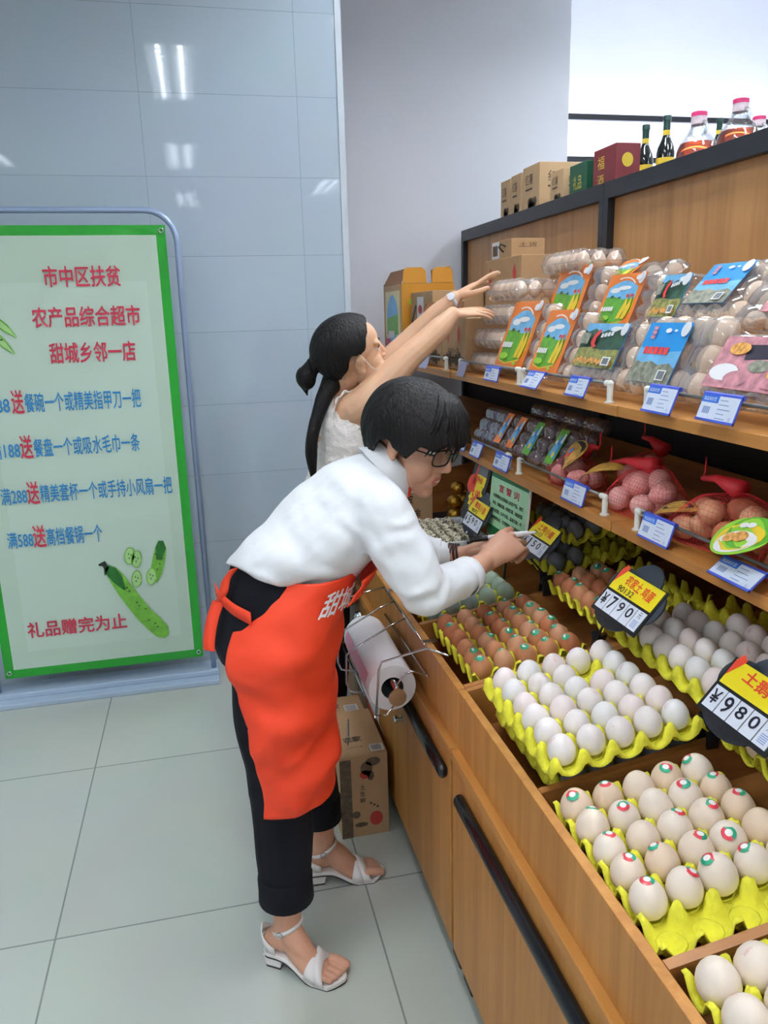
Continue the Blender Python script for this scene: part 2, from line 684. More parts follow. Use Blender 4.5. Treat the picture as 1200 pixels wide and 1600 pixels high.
def back(y0, y1, label):
    t = thing('back_panel', label, 'panel', (1.4, (y0 + y1) / 2, 0.6), 'black framed wooden back panels')
    g = .001
    MB().box(1.392, 1.41, y0 + .02, y1 - .02, 1.297, 1.87).build('wood_panel', M_woodback, t)
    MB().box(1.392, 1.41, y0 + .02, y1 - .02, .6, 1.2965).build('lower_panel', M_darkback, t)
    f = MB()
    f.box(1.366, 1.425, y0 + g, y1 - g, 1.868, 1.922)
    f.box(1.366, 1.425, y0 + g, y0 + .032, .6, 1.868)
    f.box(1.366, 1.425, y1 - .032, y1 - g, .6, 1.868)
    f.build('frame', M_black, t, bevel=.001)
    MB().box(1.425, 1.80, y0 + g, y1 - g, 1.885, 1.922).build('top_board', M_black, t)
    for yy in (y0 + .05, y1 - .05):
        MB().box(1.70, 1.76, yy - .03, yy + .03, 0, 1.885).build('rear_leg', M_black, t)
    return t


RK = [rack(YJ[0], YJ[1], 'wooden egg shelf unit nearest the viewer', None, None, [(.39, 1.36)], [(.39, 1.37)]),
      rack(YJ[1], YJ[2], 'wooden egg shelf unit above the bag roll and the bent woman', None, None, [(1.50, 1.96), (1.99, 2.49)], [(1.50, 1.98), (2.05, 2.48)], xf=.810),
      rack(YJ[2], YJ[3], 'wooden shelf unit in the far corner stacked with cartons', None, None, [(2.63, 3.3)], [(2.63, 3.3)], xf=.806)]
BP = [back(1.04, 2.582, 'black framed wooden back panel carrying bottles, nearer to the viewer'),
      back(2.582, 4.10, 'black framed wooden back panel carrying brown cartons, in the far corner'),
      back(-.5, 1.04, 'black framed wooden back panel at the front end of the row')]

# ================================================================== banner stand
M_alu = mat('painted_aluminium', (158, 176, 208), 0.35, metal=0.35)
M_base = mat('stand_base_blue', (176, 196, 218), 0.25)
M_vin = mat('banner_vinyl', (190, 212, 196), 0.3, var=0.02, scale=6)
M_vin2 = mat('banner_vinyl_light', (196, 218, 204), 0.28)
M_green = mat('banner_green', (28, 150, 40), 0.3)
M_red = mat('print_red', (196, 44, 72), 0.4)
M_blue = mat('print_blue', (26, 130, 196), 0.4)
M_cuc_d = mat('print_dark_green', (26, 104, 34), 0.4, var=0.3, scale=40)
M_cuc = mat('print_green', (112, 180, 60), 0.4, var=0.25, scale=30)
M_cuc_l = mat('print_pale_green', (168, 214, 140), 0.4, var=0.1, scale=40)
M_dark = mat('print_black', (30, 44, 34), 0.5)

st = thing('banner_stand', 'pale blue metal poster stand against the tiled wall', 'sign stand', (-.49, 3.22, 0))
MB().box(-.945, -.037, 3.14, 3.30, 0, .022).build('base', M_base, st, bevel=.004)
MB().box(-.945, -.037, 3.19, 3.30, .022, .045).build('base_step', M_base, st, bevel=.004)
pts = [(-.924, 3.222, .04), (-.924, 3.222, 1.80)]
for k in range(7):
    a = pi - (pi / 2) * k / 6
    pts.append((-.924 + .11 + .11 * cos(a), 3.222, 1.80 + .113 * sin(a)))
for k in range(7):
    a = pi / 2 - (pi / 2) * k / 6
    pts.append((-.058 - .11 + .11 * cos(a), 3.222, 1.80 + .113 * sin(a)))
pts.append((-.058, 3.222, .04))
MB().tube(pts, .0115, 10).build('frame', M_alu, st, smooth=True)

YB = 3.198
bn = thing('promotion_banner', 'green bordered promotion banner with red and blue lettering on the stand', 'banner', (-.49, YB, .98))


def vinyl(u, v, x0=-.885, x1=-.097, z0=.112, z1=1.858):
    x = x0 + (x1 - x0) * u
    z = z0 + (z1 - z0) * v
    d = 0.0
    cu_, cv_ = 1 - u, 1 - v
    rr = sqrt((cu_ * .79) ** 2 + (cv_ * 1.74) ** 2)
    an = math.atan2(cv_ * 1.74, cu_ * .79 + 1e-6)
    d += .005 * sin(an * 15) * math.exp(-rr / .16) * min(1, rr / .03)
    d += .0012 * sin(z * 5 + x * 3)
    return Vector((x, YB + d, z))


v_ = MB()
nu, nv = 40, 80
v_.grid(lambda u, v: vinyl(u, v), nu, nv)
x0, x1, z0, z1 = -.885, -.097, .112, 1.858
for k, (i, j) in enumerate([(i, j) for j in range(nv) for i in range(nu)]):
    u, v = (i + .5) / nu, (j + .5) / nv
    x, z = x0 + (x1 - x0) * u, z0 + (z1 - z0) * v
    edge = min(x - x0, x1 - x, z - z0, z1 - z)
    if edge < .0355:
        v_.m[k] = 1
    elif x - x0 > .10 and x1 - x > .085 and z - z0 > .12 and z1 - z > .20:
        v_.m[k] = 2
# sharpen the border by snapping the grid lines next to it
for p in v_.v:
    for a, b in ((x0 + .0355, 0), (x1 - .0355, 0), (x0 + .10, 0), (x1 - .085, 0)):
        if abs(p.x - a) < .0098:
            p.x = a
    for a in (z0 + .0355, z1 - .0355, z0 + .12, z1 - .2):
        if abs(p.z - a) < .0108:
            p.z = a
for k, f in enumerate(v_.f):
    c = sum((v_.v[i] for i in f), Vector()) / 4
    edge = min(c.x - x0, x1 - c.x, c.z - z0, z1 - c.z)
    v_.m[k] = 1 if edge < .0355 else (2 if (c.x - x0 > .10 and x1 - c.x > .085 and c.z - z0 > .12 and z1 - c.z > .2) else 0)
v_.build('banner_sheet', [M_vin, M_green, M_vin2], bn, smooth=True)


def bm_(x, z, dy=.004):
    return frame((x, YB - dy, z), (1, 0, 0), (0, -1, 0))


def line(s, xa, xb, z, h, m, dz=0.0, bold=.012):
    bold *= .8
    t = MB()
    fit_text(t, s, xb - xa, h, bm_((xa + xb) / 2, z) @ Matrix.Rotation(-dz, 4, 'Z'), bold=bold)
    t.build('lettering', m, bn)


line('市中区扶贫', -.546, -.274, 1.678, .074, M_red, bold=.022)
line('农产品综合超市', -.602, -.218, 1.534, .073, M_red, bold=.022)
line('甜城乡邻一店', -.556, -.248, 1.402, .074, M_red, bold=.022)
for (za, num, rest, xn0, xn1, xs0, xs1, xr0, xr1, ht) in (
        (1.222, '满88', '餐碗一个或精美指甲刀一把', -.82, -.722, -.714, -.672, -.668, -.246, .072),
        (1.050, '满188', '餐盘一个或吸水毛巾一条', -.815, -.708, -.706, -.662, -.658, -.268, .070),
        (.870, '满288', '精美套杯一个或手持小风扇一把', -.800, -.706, -.705, -.661, -.657, -.160, .070),
        (.694, '满588', '高档餐锅一个', -.800, -.706, -.705, -.659, -.656, -.447, .072)):
    line(num, xn0, xn1, za - .003, .066, M_blue, bold=.010)
    line('送', xs0, xs1, za + .006, .088, M_red, bold=.022)
    line(rest, xr0, xr1, za, ht, M_blue, bold=.012)
line('礼品赠完为止', -.775, -.393, .312, .066, M_red, bold=.022)


def blob(pts, m, name='vegetable_print', dy=.003, mi=0, extra=None):
    b = MB()
    vs = [(x, YB - dy, z) for x, z in pts]
    b.add(vs, [tuple(range(len(vs)))])
    if extra:
        for ps, k in extra:
            b.add([(x, YB - dy - .001, z) for x, z in ps], [tuple(range(len(ps)))], k)
    return b.build(name, m, bn)


def strip2d(c, ws):
    L, R_ = [], []
    for i, (x, z) in enumerate(c):
        a = c[max(0, i - 1)]
        b = c[min(len(c) - 1, i + 1)]
        dx, dz = b[0] - a[0], b[1] - a[1]
        n = sqrt(dx * dx + dz * dz) or 1
        nx, nz = -dz / n, dx / n
        L.append((x + nx * ws[i], z + nz * ws[i]))
        R_.append((x - nx * ws[i], z - nz * ws[i]))
    return L + R_[::-1]


def ell(x, z, a, b, rot=0, n=20):
    return [(x + a * cos(t) * cos(rot) - b * sin(t) * sin(rot), z + a * cos(t) * sin(rot) + b * sin(t) * cos(rot))
            for t in [2 * pi * i / n for i in range(n)]]


cc = [(-.446, .548), (-.430, .530), (-.410, .495), (-.385, .445), (-.355, .390), (-.320, .330), (-.285, .285), (-.255, .245), (-.240, .222)]
cw = [.012, .024, .030, .032, .033, .034, .035, .032, .012]
blob(strip2d(cc, cw), [M_cuc, M_cuc_d, M_dark], extra=[(strip2d(cc[:4], [.011, .022, .022, .004]), 1), (strip2d([(-.475, .560), (-.455, .565), (-.447, .545), (-.455, .515)], [.004, .012, .010, .002]), 2)]
     + [(ell(-.40 + .016 * k + .008 * (k % 2), .47 - .028 * k + .012 * (k % 3), .004, .003), 2) for k in range(9)])
c2 = [(-.225, .640), (-.228, .610), (-.240, .560), (-.256, .505), (-.268, .468)]
blob(strip2d(c2, [.010, .022, .025, .024, .014]), [M_cuc, M_cuc_d, M_dark], extra=[(strip2d(c2[:3], [.009, .020, .010]), 1)] + [(ell(-.25 + .012 * (k % 3), .52 + .022 * k, .003, .003), 2) for k in range(4)])
for (x, z) in ((-.352, .588), (-.327, .572), (-.335, .488), (-.276, .492)):
    blob(ell(x, z, .020, .036, -.15), [M_cuc_l, M_cuc, M_cuc_d], dy=.0045,
         extra=[(strip2d(ell(x, z, .019, .035, -.15), [.0016] * 20), 1)] + [(ell(x + .006 * cos(a), z + .010 * sin(a), .0022, .004), 2) for a in (0.3, 2.2, 4.3)])
# okra and slices at the left edge
blob(strip2d([(-.812, 1.76), (-.80, 1.73), (-.80, 1.68), (-.812, 1.63)], [.006, .016, .016, .004]), [M_cuc, M_cuc_d], extra=[(strip2d([(-.806, 1.74), (-.797, 1.68), (-.806, 1.64)], [.003, .006, .002]), 1)])
for c_, w_ in (([(-.80, 1.585), (-.75, 1.545), (-.70, 1.50), (-.665, 1.465)], [.006, .018, .015, .003]),
               ([(-.80, 1.535), (-.75, 1.49), (-.71, 1.44), (-.68, 1.405)], [.006, .017, .014, .003])):
    blob(strip2d(c_, w_), [M_cuc, M_cuc_l, M_cuc_d], extra=[(strip2d(c_, [.003, .011, .009, .001]), 1)] + [(ell(c_[1][0] + .016 * k, c_[1][1] - .016 * k, .004, .004), 2) for k in range(3)])
for (x, z) in ((-.800, 1.468), (-.772, 1.385), (-.81, 1.41)):
    blob(ell(x, z, .024, .032), [M_cuc_d, M_cuc_l], extra=[(ell(x, z, .016, .022), 1)])
for (x, z) in ((-.112, 1.838), (-.115, .136), (-.867, .136), (-.867, 1.838)):
    MB().tube([(x + .008 * cos(t), YB - .005, z + .008 * sin(t)) for t in [2 * pi * i / 12 for i in range(12)]], .0022, 6, closed=True).build('grommet', M_chrome, bn, smooth=True)

# ================================================================== eggs and pulp trays
M_pulp = mat('yellow_pulp', (232, 226, 64), 0.85, var=0.08, scale=60, bump=0.25, bscale=220)


def egg_mat(name, col, var=0.05):
    return mat(name, col, 0.5, var=var, scale=28, spec=0.35, sss=0.0, bump=0.04, bscale=400)


EM = {
    'white': [egg_mat('egg_white', (238, 230, 228), .02), egg_mat('egg_white_pink', (238, 224, 222), .03), egg_mat('egg_white_cool', (236, 234, 234), .02)],
    'beige': [egg_mat('egg_beige', (232, 214, 196), .03), egg_mat('egg_cream', (236, 222, 208), .03), egg_mat('egg_tan', (226, 202, 178), .04)],
    'tan': [egg_mat('egg_pack_tan', (218, 190, 164), .04), egg_mat('egg_pack_beige', (224, 200, 178), .03)],
    'brown': [egg_mat('egg_brown', (200, 138, 98), .06), egg_mat('egg_brown_red', (188, 118, 82), .06), egg_mat('egg_brown_light', (210, 158, 122), .05)],
    'blue': [egg_mat('egg_blue_green', (176, 198, 180), .07), egg_mat('egg_grey_blue', (158, 178, 182), .08)],
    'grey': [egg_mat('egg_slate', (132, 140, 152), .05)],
    'pink': [egg_mat('egg_pink', (222, 158, 152), .05), egg_mat('egg_pink_light', (228, 176, 170), .05)],
}


def egg_prof(n=14, a=.0236, h=.0585):
    pr = []
    for i in range(n + 1):
        t = pi * i / n
        z = -cos(t) * h / 2
        r = a * sin(t) * (1 - .13 * cos(pi - t) * 1.0)
        pr.append((max(r, 1e-5), z))
    return pr


def egg_mesh(mats, a=.0236, h=.0585, n=20):
    out = []
    for m in mats:
        b = MB().lathe(egg_prof(12, a, h), n, cap=False)
        me = b.mesh('egg', m)
        me.polygons.foreach_set('use_smooth', [True] * len(me.polygons))
        out.append(me)
    return out


EGG = {k: egg_mesh(v, *{'beige': (.0252, .0565), 'white': (.0242, .0565)}.get(k, (.0236, .0570))) for k, v in EM.items()}
EGG_S = {k: egg_mesh(v, .0215, .052, 14) for k, v in EM.items()}
M_stk_r = mat('sticker_red', (214, 60, 74), 0.45)
M_stk_g = mat('sticker_green', (40, 158, 120), 0.45)
M_stk_w = mat('sticker_white', (240, 240, 238), 0.45)


def sticker_mesh(kind, a=.0252, h=.0565):
    """small round label lying on the egg's upper end (two coloured halves and a white middle)"""
    b = MB()
    prof = egg_prof(60, a, h)
    R_, N = .0100, 16

    def on(x, y):
        rr = sqrt(x * x + y * y)
        # find height on the egg
        best = None
        for i in range(len(prof) // 2, len(prof) - 1):
            r0, z0 = prof[i]
            r1, z1 = prof[i + 1]
            if r1 <= rr <= r0:
                f = (r0 - rr) / max(1e-9, r0 - r1)
                best = z0 + (z1 - z0) * f
        return Vector((x, y, (best if best is not None else prof[-1][1]) + .0005))
    for k in range(4):
        ra, rb = R_ * k / 4, R_ * (k + 1) / 4
        for j in range(N):
            a0, a1 = 2 * pi * j / N, 2 * pi * (j + 1) / N
            q = [on(ra * cos(a0), ra * sin(a0)), on(rb * cos(a0), rb * sin(a0)), on(rb * cos(a1), rb * sin(a1)), on(ra * cos(a1), ra * sin(a1))]
            if kind == 'rg':
                mi = 2 if k < 2 else (0 if j < N / 2 else 1)
            else:
                mi = 2 if (k < 2 and j < 9) else 1
            b.add(q, [(0, 1, 2, 3)], mi)
    me = b.mesh('sticker', [M_stk_r, M_stk_g, M_stk_w])
    return me


STK = {'rg': sticker_mesh('rg'), 'g': sticker_mesh('g', .0236, .0570)}
M_stamp = mat('stamp_pink', (222, 150, 160), 0.6)


def stamp_mesh():
    """faint pink printed marks on the side of the egg near the top"""
    b = MB()
    prof = egg_prof(60, .0250, .0565)
    rnd = random.Random(3)
    for row in range(3):
        for k in range(7):
            t0 = .38 + .075 * k
            a0 = -.12 + .10 * row
            if rnd.random() < .25:
                continue
            q = []
            for dt, da in ((0, 0), (.05, 0), (.05, .055), (0, .055)):
                i = (1 - (t0 + dt) / pi) * (len(prof) - 1)
                i0 = int(i)
                r = prof[i0][0] + (prof[i0 + 1][0] - prof[i0][0]) * (i - i0) + .0003
                z = prof[i0][1] + (prof[i0 + 1][1] - prof[i0][1]) * (i - i0)
                q.append((r * cos(a0 + da), r * sin(a0 + da), z))
            b.add(q, [(0, 1, 2, 3)])
    return b.mesh('stamp', M_stamp)


STAMP = stamp_mesh()


def put_egg(meshes, M, label, group, sticker=None, srot=None, rnd=random):
    o = bpy.data.objects.new('egg', rnd.choice(meshes))
    C.objects.link(o)
    o.matrix_world = M
    tag(o, label, 'egg', group)
    if sticker:
        s = bpy.data.objects.new('stamp' if sticker == 'stamp' else 'sticker', STAMP if sticker == 'stamp' else STK[sticker])
        C.objects.link(s)
        s.parent = o
        if srot:
            s.rotation_euler = srot
    return o


P = .053


def tray_mesh(nx=5, ny=6, px=.053, py=.0515, dmg=0, mx=.012, my=.010):
    """moulded pulp tray; the local origin is the centre of egg (0,0), x across, y away"""
    K = 8
    xs0, xs1 = -px / 2 - mx, px * (nx - .5) + mx
    ys0, ys1 = -py / 2 - my, py * (ny - .5) + my
    NX, NY = int((xs1 - xs0) / px * K), int((ys1 - ys0) / py * K)

    def fn(u, v):
        x, y = xs0 + (xs1 - xs0) * u, ys0 + (ys1 - ys0) * v
        a, b = cos(2 * pi * (x / px + .5)), cos(2 * pi * (y / py + .5))
        s = (a + b) / 2
        t = max(0, (s - .52) / .48)
        z = -.004 + .026 * min(1, t * 1.7) ** .8 if t > 0 else -.004 - .018 * ((.52 - s) / 1.52)
        # outside the outermost ridge the sheet falls away to the rim
        ox = max(-px / 2 - x, x - px * (nx - .5), 0)
        oy = max(-py / 2 - y, y - py * (ny - .5), 0)
        o = max(ox, oy)
        if o > 0:
            f = min(1, o / .020)
            z = z * (1 - f * .8) - .010 * f * .8
        z += .0012 * noise.noise(Vector((x * 60, y * 60, dmg)))
        return Vector((x, y, z - .013))
    b = MB().grid(fn, NX, NY)
    # cup bottoms
    for i in range(nx):
        for j in range(ny):
            b.lathe([(.010, -.0395), (.013, -.038), (.020, -.022)], 10, M=Matrix.Translation((i * px, j * py, 0)), cap=False)
            b.add([(i * px + .010 * cos(t), j * py + .010 * sin(t), -.0395) for t in [2 * pi * k / 10 for k in range(10)]], [tuple(range(10))])
    me = b.mesh('egg_tray', M_pulp)
    me.polygons.foreach_set('use_smooth', [True] * len(me.polygons))
    return me


TRAY = [tray_mesh(dmg=0), tray_mesh(dmg=1), tray_mesh(dmg=2, mx=.003, my=.002)]


def tray(x0, y0, z0, label, kind, egglabel, missing=(), only=None, stick=None, slope=SL, py=.0515, jit=.0012, seed=1, yaw=0.0, plain=None, group='yellow pulp egg trays', nx=5, ny=6, slim=False):
    rnd = random.Random(seed)
    M = frame((x0, y0, z0), (1, 0, slope), (-slope, 0, 1)) @ Matrix.Rotation(yaw, 4, 'Z')
    t = bpy.data.objects.new('egg_tray', TRAY[seed % 2 if not slim else 2])
    C.objects.link(t)
    t.matrix_world = M
    tag(t, label, 'egg tray', group)
    sm = t.modifiers.new('solid', 'SOLIDIFY')
    sm.thickness = .0022
    sm.offset = -1
    for i in range(nx):
        for j in range(ny):
            if (i, j) in missing or (only is not None and (i, j) not in only):
                continue
            s = 1.0 + rnd.uniform(-.05, .05)
            L = M @ Matrix.Translation((i * .053 + rnd.uniform(-jit, jit), j * py + rnd.uniform(-jit, jit), .004 + rnd.uniform(-.001, .002)))
            L = L @ Euler((rnd.uniform(-.12, .12), rnd.uniform(-.12, .12), rnd.uniform(0, 6.28))).to_matrix().to_4x4() @ Matrix.Scale(s, 4)
            st_, sr = None, None
            if stick:
                st_, sr = stick(i, j, rnd)
            lab = egglabel if not st_ or st_ == 'stamp' else (egglabel + (' with red and green sticker' if st_ == 'rg' else ' with green sticker'))
            put_egg(EGG[kind], L, lab, lab, st_, sr, rnd)
    return t


def stick_n(i, j, rnd):
    has = {(0, 5), (1, 5), (2, 5), (4, 5), (3, 5), (0, 4), (1, 4), (3, 4), (4, 4), (0, 3), (2, 3), (4, 3), (3, 3), (0, 2), (1, 2), (2, 2), (3, 2), (0, 1), (1, 1), (2, 1), (3, 1)}
    if (i, j) in has and rnd.random() < .88:
        return 'rg', (rnd.uniform(-.35, .35), rnd.uniform(-.5, .2), rnd.uniform(0, 6.28))
    return None, None


def stick_b(i, j, rnd):
    if rnd.random() < .78:
        return 'g', (rnd.uniform(-.3, .3), rnd.uniform(-.4, .1), rnd.uniform(0, 6.28))
    return None, None


def stick_w(i, j, rnd):
    if rnd.random() < .55:
        return 'stamp', (rnd.uniform(-.2, .2), rnd.uniform(-.2, .2), rnd.uniform(2.2, 5.2))
    return None, None


# bins from the far end to the near end
tray(.545, 1.885, .733, 'yellow tray of blue green eggs in the bin under the writing hands', 'blue', 'blue green egg in the bin under the writing hands', seed=2, slim=True,
     only={(i, j) for i in range(5) for j in (0, 1, 2)} | {(0, 3), (4, 3)})
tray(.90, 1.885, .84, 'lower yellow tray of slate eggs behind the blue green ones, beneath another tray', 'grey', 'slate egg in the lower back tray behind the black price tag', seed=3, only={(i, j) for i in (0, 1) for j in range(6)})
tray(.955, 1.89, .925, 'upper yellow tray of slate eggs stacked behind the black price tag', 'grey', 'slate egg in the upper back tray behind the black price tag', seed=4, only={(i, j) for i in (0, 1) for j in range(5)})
tray(.548, 1.51, .742, 'front yellow tray of brown eggs beside the bag roll', 'brown', 'brown egg in the front tray beside the bag roll', stick=stick_b, seed=5, slim=True)
tray(.865, 1.517, .822, 'back yellow tray of brown eggs behind the 7.90 price tag', 'brown', 'brown egg in the back tray behind the 7.90 price tag', stick=stick_b, seed=6, slim=True, only={(i, j) for i in (0, 1, 2) for j in range(6)})
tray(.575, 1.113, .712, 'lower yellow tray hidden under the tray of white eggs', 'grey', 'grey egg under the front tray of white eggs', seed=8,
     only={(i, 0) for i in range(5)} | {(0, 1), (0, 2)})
tray(.532, 1.073, .798, 'upper yellow tray of white eggs in the middle of the counter', 'white', 'white egg in the middle tray of the counter', missing={(3, 4)}, stick=stick_w, seed=7)
tray(.828, 1.09, .868, 'back yellow tray of white eggs behind the 9.80 price tag', 'white', 'white egg in the back tray behind the 9.80 price tag', stick=stick_w, seed=9, only={(i, j) for i in range(4) for j in range(6)} - {(3, 5), (3, 4), (3, 0)})
tray(.521, .733, .744, 'yellow tray of beige stickered eggs with an empty near row', 'beige', 'beige egg in the tray with an empty near row',
     missing={(i, 0) for i in range(5)}, stick=stick_n, seed=11, slim=True)
tray(.815, .742, .832, 'yellow tray of beige eggs beyond the stickered ones, at the counter back', 'beige', 'beige egg at the counter back edge', stick=stick_n, seed=12, slim=True, only={(i, j) for i in range(3) for j in range(2, 6)})
tray(.524, .385, .748, 'yellow tray of cream eggs in the nearest bin', 'beige', 'cream egg in the nearest bin, partly out of the picture', stick=stick_w, seed=13, slim=True, only={(i, j) for i in range(4) for j in (3, 4, 5)})

# ================================================================== packs on the upper shelf
M_clear = clear_mat('clear_plastic')
M_clear_b = clear_mat('clear_plastic_blue', (205, 212, 240), film=.10)
M_or = mat('card_orange', (232, 126, 44), 0.35)
M_sky = mat('card_sky', (116, 186, 232), 0.35, var=0.15, scale=30)
M_grass = mat('card_grass', (96, 170, 50), 0.35, var=0.2, scale=50)
M_corn = mat('card_yellow', (240, 206, 50), 0.35)
M_cw = mat('card_white', (240, 240, 242), 0.4)
M_cblue = mat('card_blue', (40, 150, 226), 0.35)
M_cred = mat('card_red', (222, 60, 56), 0.4)
M_ctree = mat('card_trees', (50, 84, 66), 0.4, var=0.5, scale=60)
M_cfield = mat('card_field', (150, 150, 84), 0.4, var=0.5, scale=90)
M_cpink = mat('card_pink', (202, 140, 150), 0.4, var=0.35, scale=60)
M_cflow = mat('card_blossom', (238, 160, 84), 0.4, var=0.5, scale=110)
M_crock = mat('card_rock', (140, 142, 126), 0.4, var=0.5, scale=80)
M_cdark = mat('card_dark', (50, 46, 60), 0.4)
M_clime = mat('card_lime', (150, 210, 60), 0.4)
M_bar = mat('bar_code', (120, 124, 130), 0.5, var=0.6, scale=400, stretch=(1, 8, 1))
CARD_M = [M_or, M_sky, M_grass, M_corn, M_cw, M_cblue, M_cred, M_ctree, M_cfield, M_cpink, M_cflow, M_crock, M_cdark, M_clime, M_bar]


def card_art(b, kind, w, h, M):
    """printed card drawn as thin layers in its own plane: x 0..w, y 0..h"""
    n = [0]

    def poly(ps, mi):
        n[0] += 1
        b.add([(x * w, y * h, .0003 * n[0]) for x, y in ps], [tuple(range(len(ps)))], mi, M)

    def el(x, y, rx, ry, mi, k=14):
        poly([(x + rx * cos(2 * pi * i / k), y + ry * sin(2 * pi * i / k)) for i in range(k)], mi)
    if kind == 'corn':
        b.box(0, w, 0, h, -.001, 0, 0, M)
        arch = [(.10 + .80 * i / 12, .74 + .13 * sin(pi * i / 12)) for i in range(13)]
        poly([(.08, .10), (.35, .05), (.80, .12), (.93, .30)] + arch[::-1][:13], 3)
        poly([(.10, .12), (.35, .075), (.78, .14), (.90, .32)] + arch[::-1], 1)
        poly([(.10, .12), (.35, .075), (.78, .14), (.90, .32), (.90, .54), (.6, .52), (.3, .58), (.1, .56)], 2)
        el(.3, .69, .14, .05, 4)
        el(.55, .73, .18, .04, 4)
        el(.28, .57, .05, .03, 7)
        el(.5, .55, .04, .02, 7)
        for cx, lean in ((.66, .06), (.80, .04)):
            poly([(cx - .05, .16), (cx + .05, .16), (cx + .07 + lean, .38), (cx + .02 + lean, .58), (cx - .04 + lean, .40)], 3)
            el(cx + lean, .58, .04, .03, 6)
        for k in range(5):
            poly([(.10 + .075 * k, .30), (.16 + .075 * k, .30), (.165 + .075 * k, .38), (.105 + .075 * k, .38)], 4)
        el(.28, .17, .16, .05, 13)
        el(.88, .90, .075, .05, 4)
        for k in range(10):
            a0, a1 = .3 + .13 * k, .3 + .13 * (k + 1)
            poly([(.55 + .36 * cos(a0 + .4), .60 + .29 * sin(a0 + .4)), (.55 + .385 * cos(a0 + .4), .60 + .31 * sin(a0 + .4)),
                  (.55 + .385 * cos(a1 + .4), .60 + .31 * sin(a1 + .4)), (.55 + .36 * cos(a1 + .4), .60 + .29 * sin(a1 + .4))], 4)
        el(.78, .07, .05, .03, 13)
    elif kind == 'forest':
        b.box(0, w, 0, h, -.001, 0, 5, M)
        poly([(0, .75), (1, .75), (1, 1), (0, 1)], 1)
        el(.75, .88, .15, .06, 4)
        poly([(0, .42), (1, .42), (1, .80), (.85, .88), (.70, .80), (.55, .86), (.42, .78), (.25, .88), (.1, .80), (0, .84)], 7)
        poly([(0, 0), (1, 0), (1, .43), (.6, .40), (.3, .45), (0, .42)], 8)
        for k in range(16):
            el(.06 + .058 * k, .10 + .10 * ((k * 7) % 5) / 5, .045, .05, 10)
        sw = [(.42, .85), (.33, .72), (.31, .55), (.38, .42), (.47, .45), (.41, .52), (.40, .65), (.47, .80)]
        poly(sw, 6)
        for k in range(4):
            poly([(.50 + .075 * k, .66 + .015 * k), (.555 + .075 * k, .66 + .015 * k), (.56 + .075 * k, .75 + .015 * k), (.505 + .075 * k, .75 + .015 * k)], 4)
        poly([(.04, .50), (.25, .50), (.25, .75), (.04, .75)], 11)
        poly([(.76, .05), (.95, .05), (.95, .24), (.76, .24)], 4)
        poly([(.79, .08), (.92, .08), (.92, .21), (.79, .21)], 14)
    elif kind == 'blue':
        b.box(0, w, 0, h, -.001, 0, 5, M)
        poly([(0, 0), (1, 0), (1, .55), (.5, .50), (0, .58)], 1)
        poly([(0, 0), (1, 0), (1, .26), (.85, .34), (.6, .30), (.4, .36), (.2, .32), (0, .36)], 11)
        for k in range(5):
            poly([(.12 + .125 * k, .47), (.22 + .125 * k, .47), (.22 + .125 * k, .59), (.12 + .125 * k, .59)], 6)
        for k in range(3):
            poly([(.17, .72 + .075 * k), (.27, .72 + .075 * k), (.27, .78 + .075 * k), (.17, .78 + .075 * k)], 9)
        el(.55, .86, .07, .04, 4)
        el(.72, .86, .04, .02, 4)
        poly([(.70, .05), (.90, .05), (.90, .22), (.70, .22)], 4)
        poly([(.73, .07), (.88, .07), (.88, .20), (.73, .20)], 14)
    elif kind == 'bloom':
        b.box(0, w, 0, h, -.001, 0, 9, M)
        poly([(.28, .55), (.55, .60), (.50, .86), (.25, .84)], 12)
        for x, y, r_, mi in ((.15, .3, .14, 4), (.3, .2, .12, 9), (.45, .45, .10, 11), (.72, .75, .12, 10), (.85, .55, .13, 10), (.70, .35, .14, 3), (.85, .2, .12, 10), (.62, .15, .08, 9), (.2, .75, .10, 10), (.92, .82, .08, 4)):
            el(x, y, r_, r_ * 1.2, mi)
        poly([(.82, .74), (1, .74), (1, .95), (.82, .95)], 4)
    elif kind in ('kidg', 'kido', 'kidb'):
        b.box(0, w, 0, h, -.001, 0, {'kidg': 2, 'kido': 0, 'kidb': 5}[kind], M)
        poly([(.1, .25), (.9, .15), (.95, .75), (.6, .85), (.1, .55)], 5)
        el(.45, .42, .28, .16, 1)
        el(.6, .27, .16, .09, 3)
        poly([(.72, .62), (.92, .62), (.95, .88), (.78, .92)], 4)
        el(.3, .62, .12, .07, 4)


M_clip = mat('sticker_tab', (228, 232, 238), 0.4)


def rbox(w, h, d, r=.012, n=4):
    """outline of a rounded rectangle"""
    ps = []
    for cx, cy, a0 in ((w - r, h - r, 0), (r, h - r, pi / 2), (r, r, pi), (w - r, r, 1.5 * pi)):
        for k in range(n + 1):
            a = a0 + pi / 2 * k / n
            ps.append((cx + r * cos(a), cy + r * sin(a)))
    return ps


def clear_shell(b, w, h, d, cols, rows, dome, M, base=0.0):
    """thin clear tray: bumps over each egg on the front, flat rim at the back; x 0..w, y 0..h, z base..base+d"""
    def fn(u, v):
        x, y = w * u, h * v
        fx = sin(pi * ((u * cols) % 1.0 if u < 1 else 1)) if cols else 0
        fy = sin(pi * ((v * rows) % 1.0 if v < 1 else 1)) if rows else 0
        e = min(u, 1 - u) * w
        g = min(v, 1 - v) * h
        s = min(1, min(e, g) / .010)
        z = base + (d - dome) * s ** .5 + dome * (max(0, fx) * max(0, fy)) ** .6
        if min(e, g) < 1e-6:
            z = base
        return Vector((x, y, z))
    b.grid(fn, cols * 6, rows * 6, 0, M)


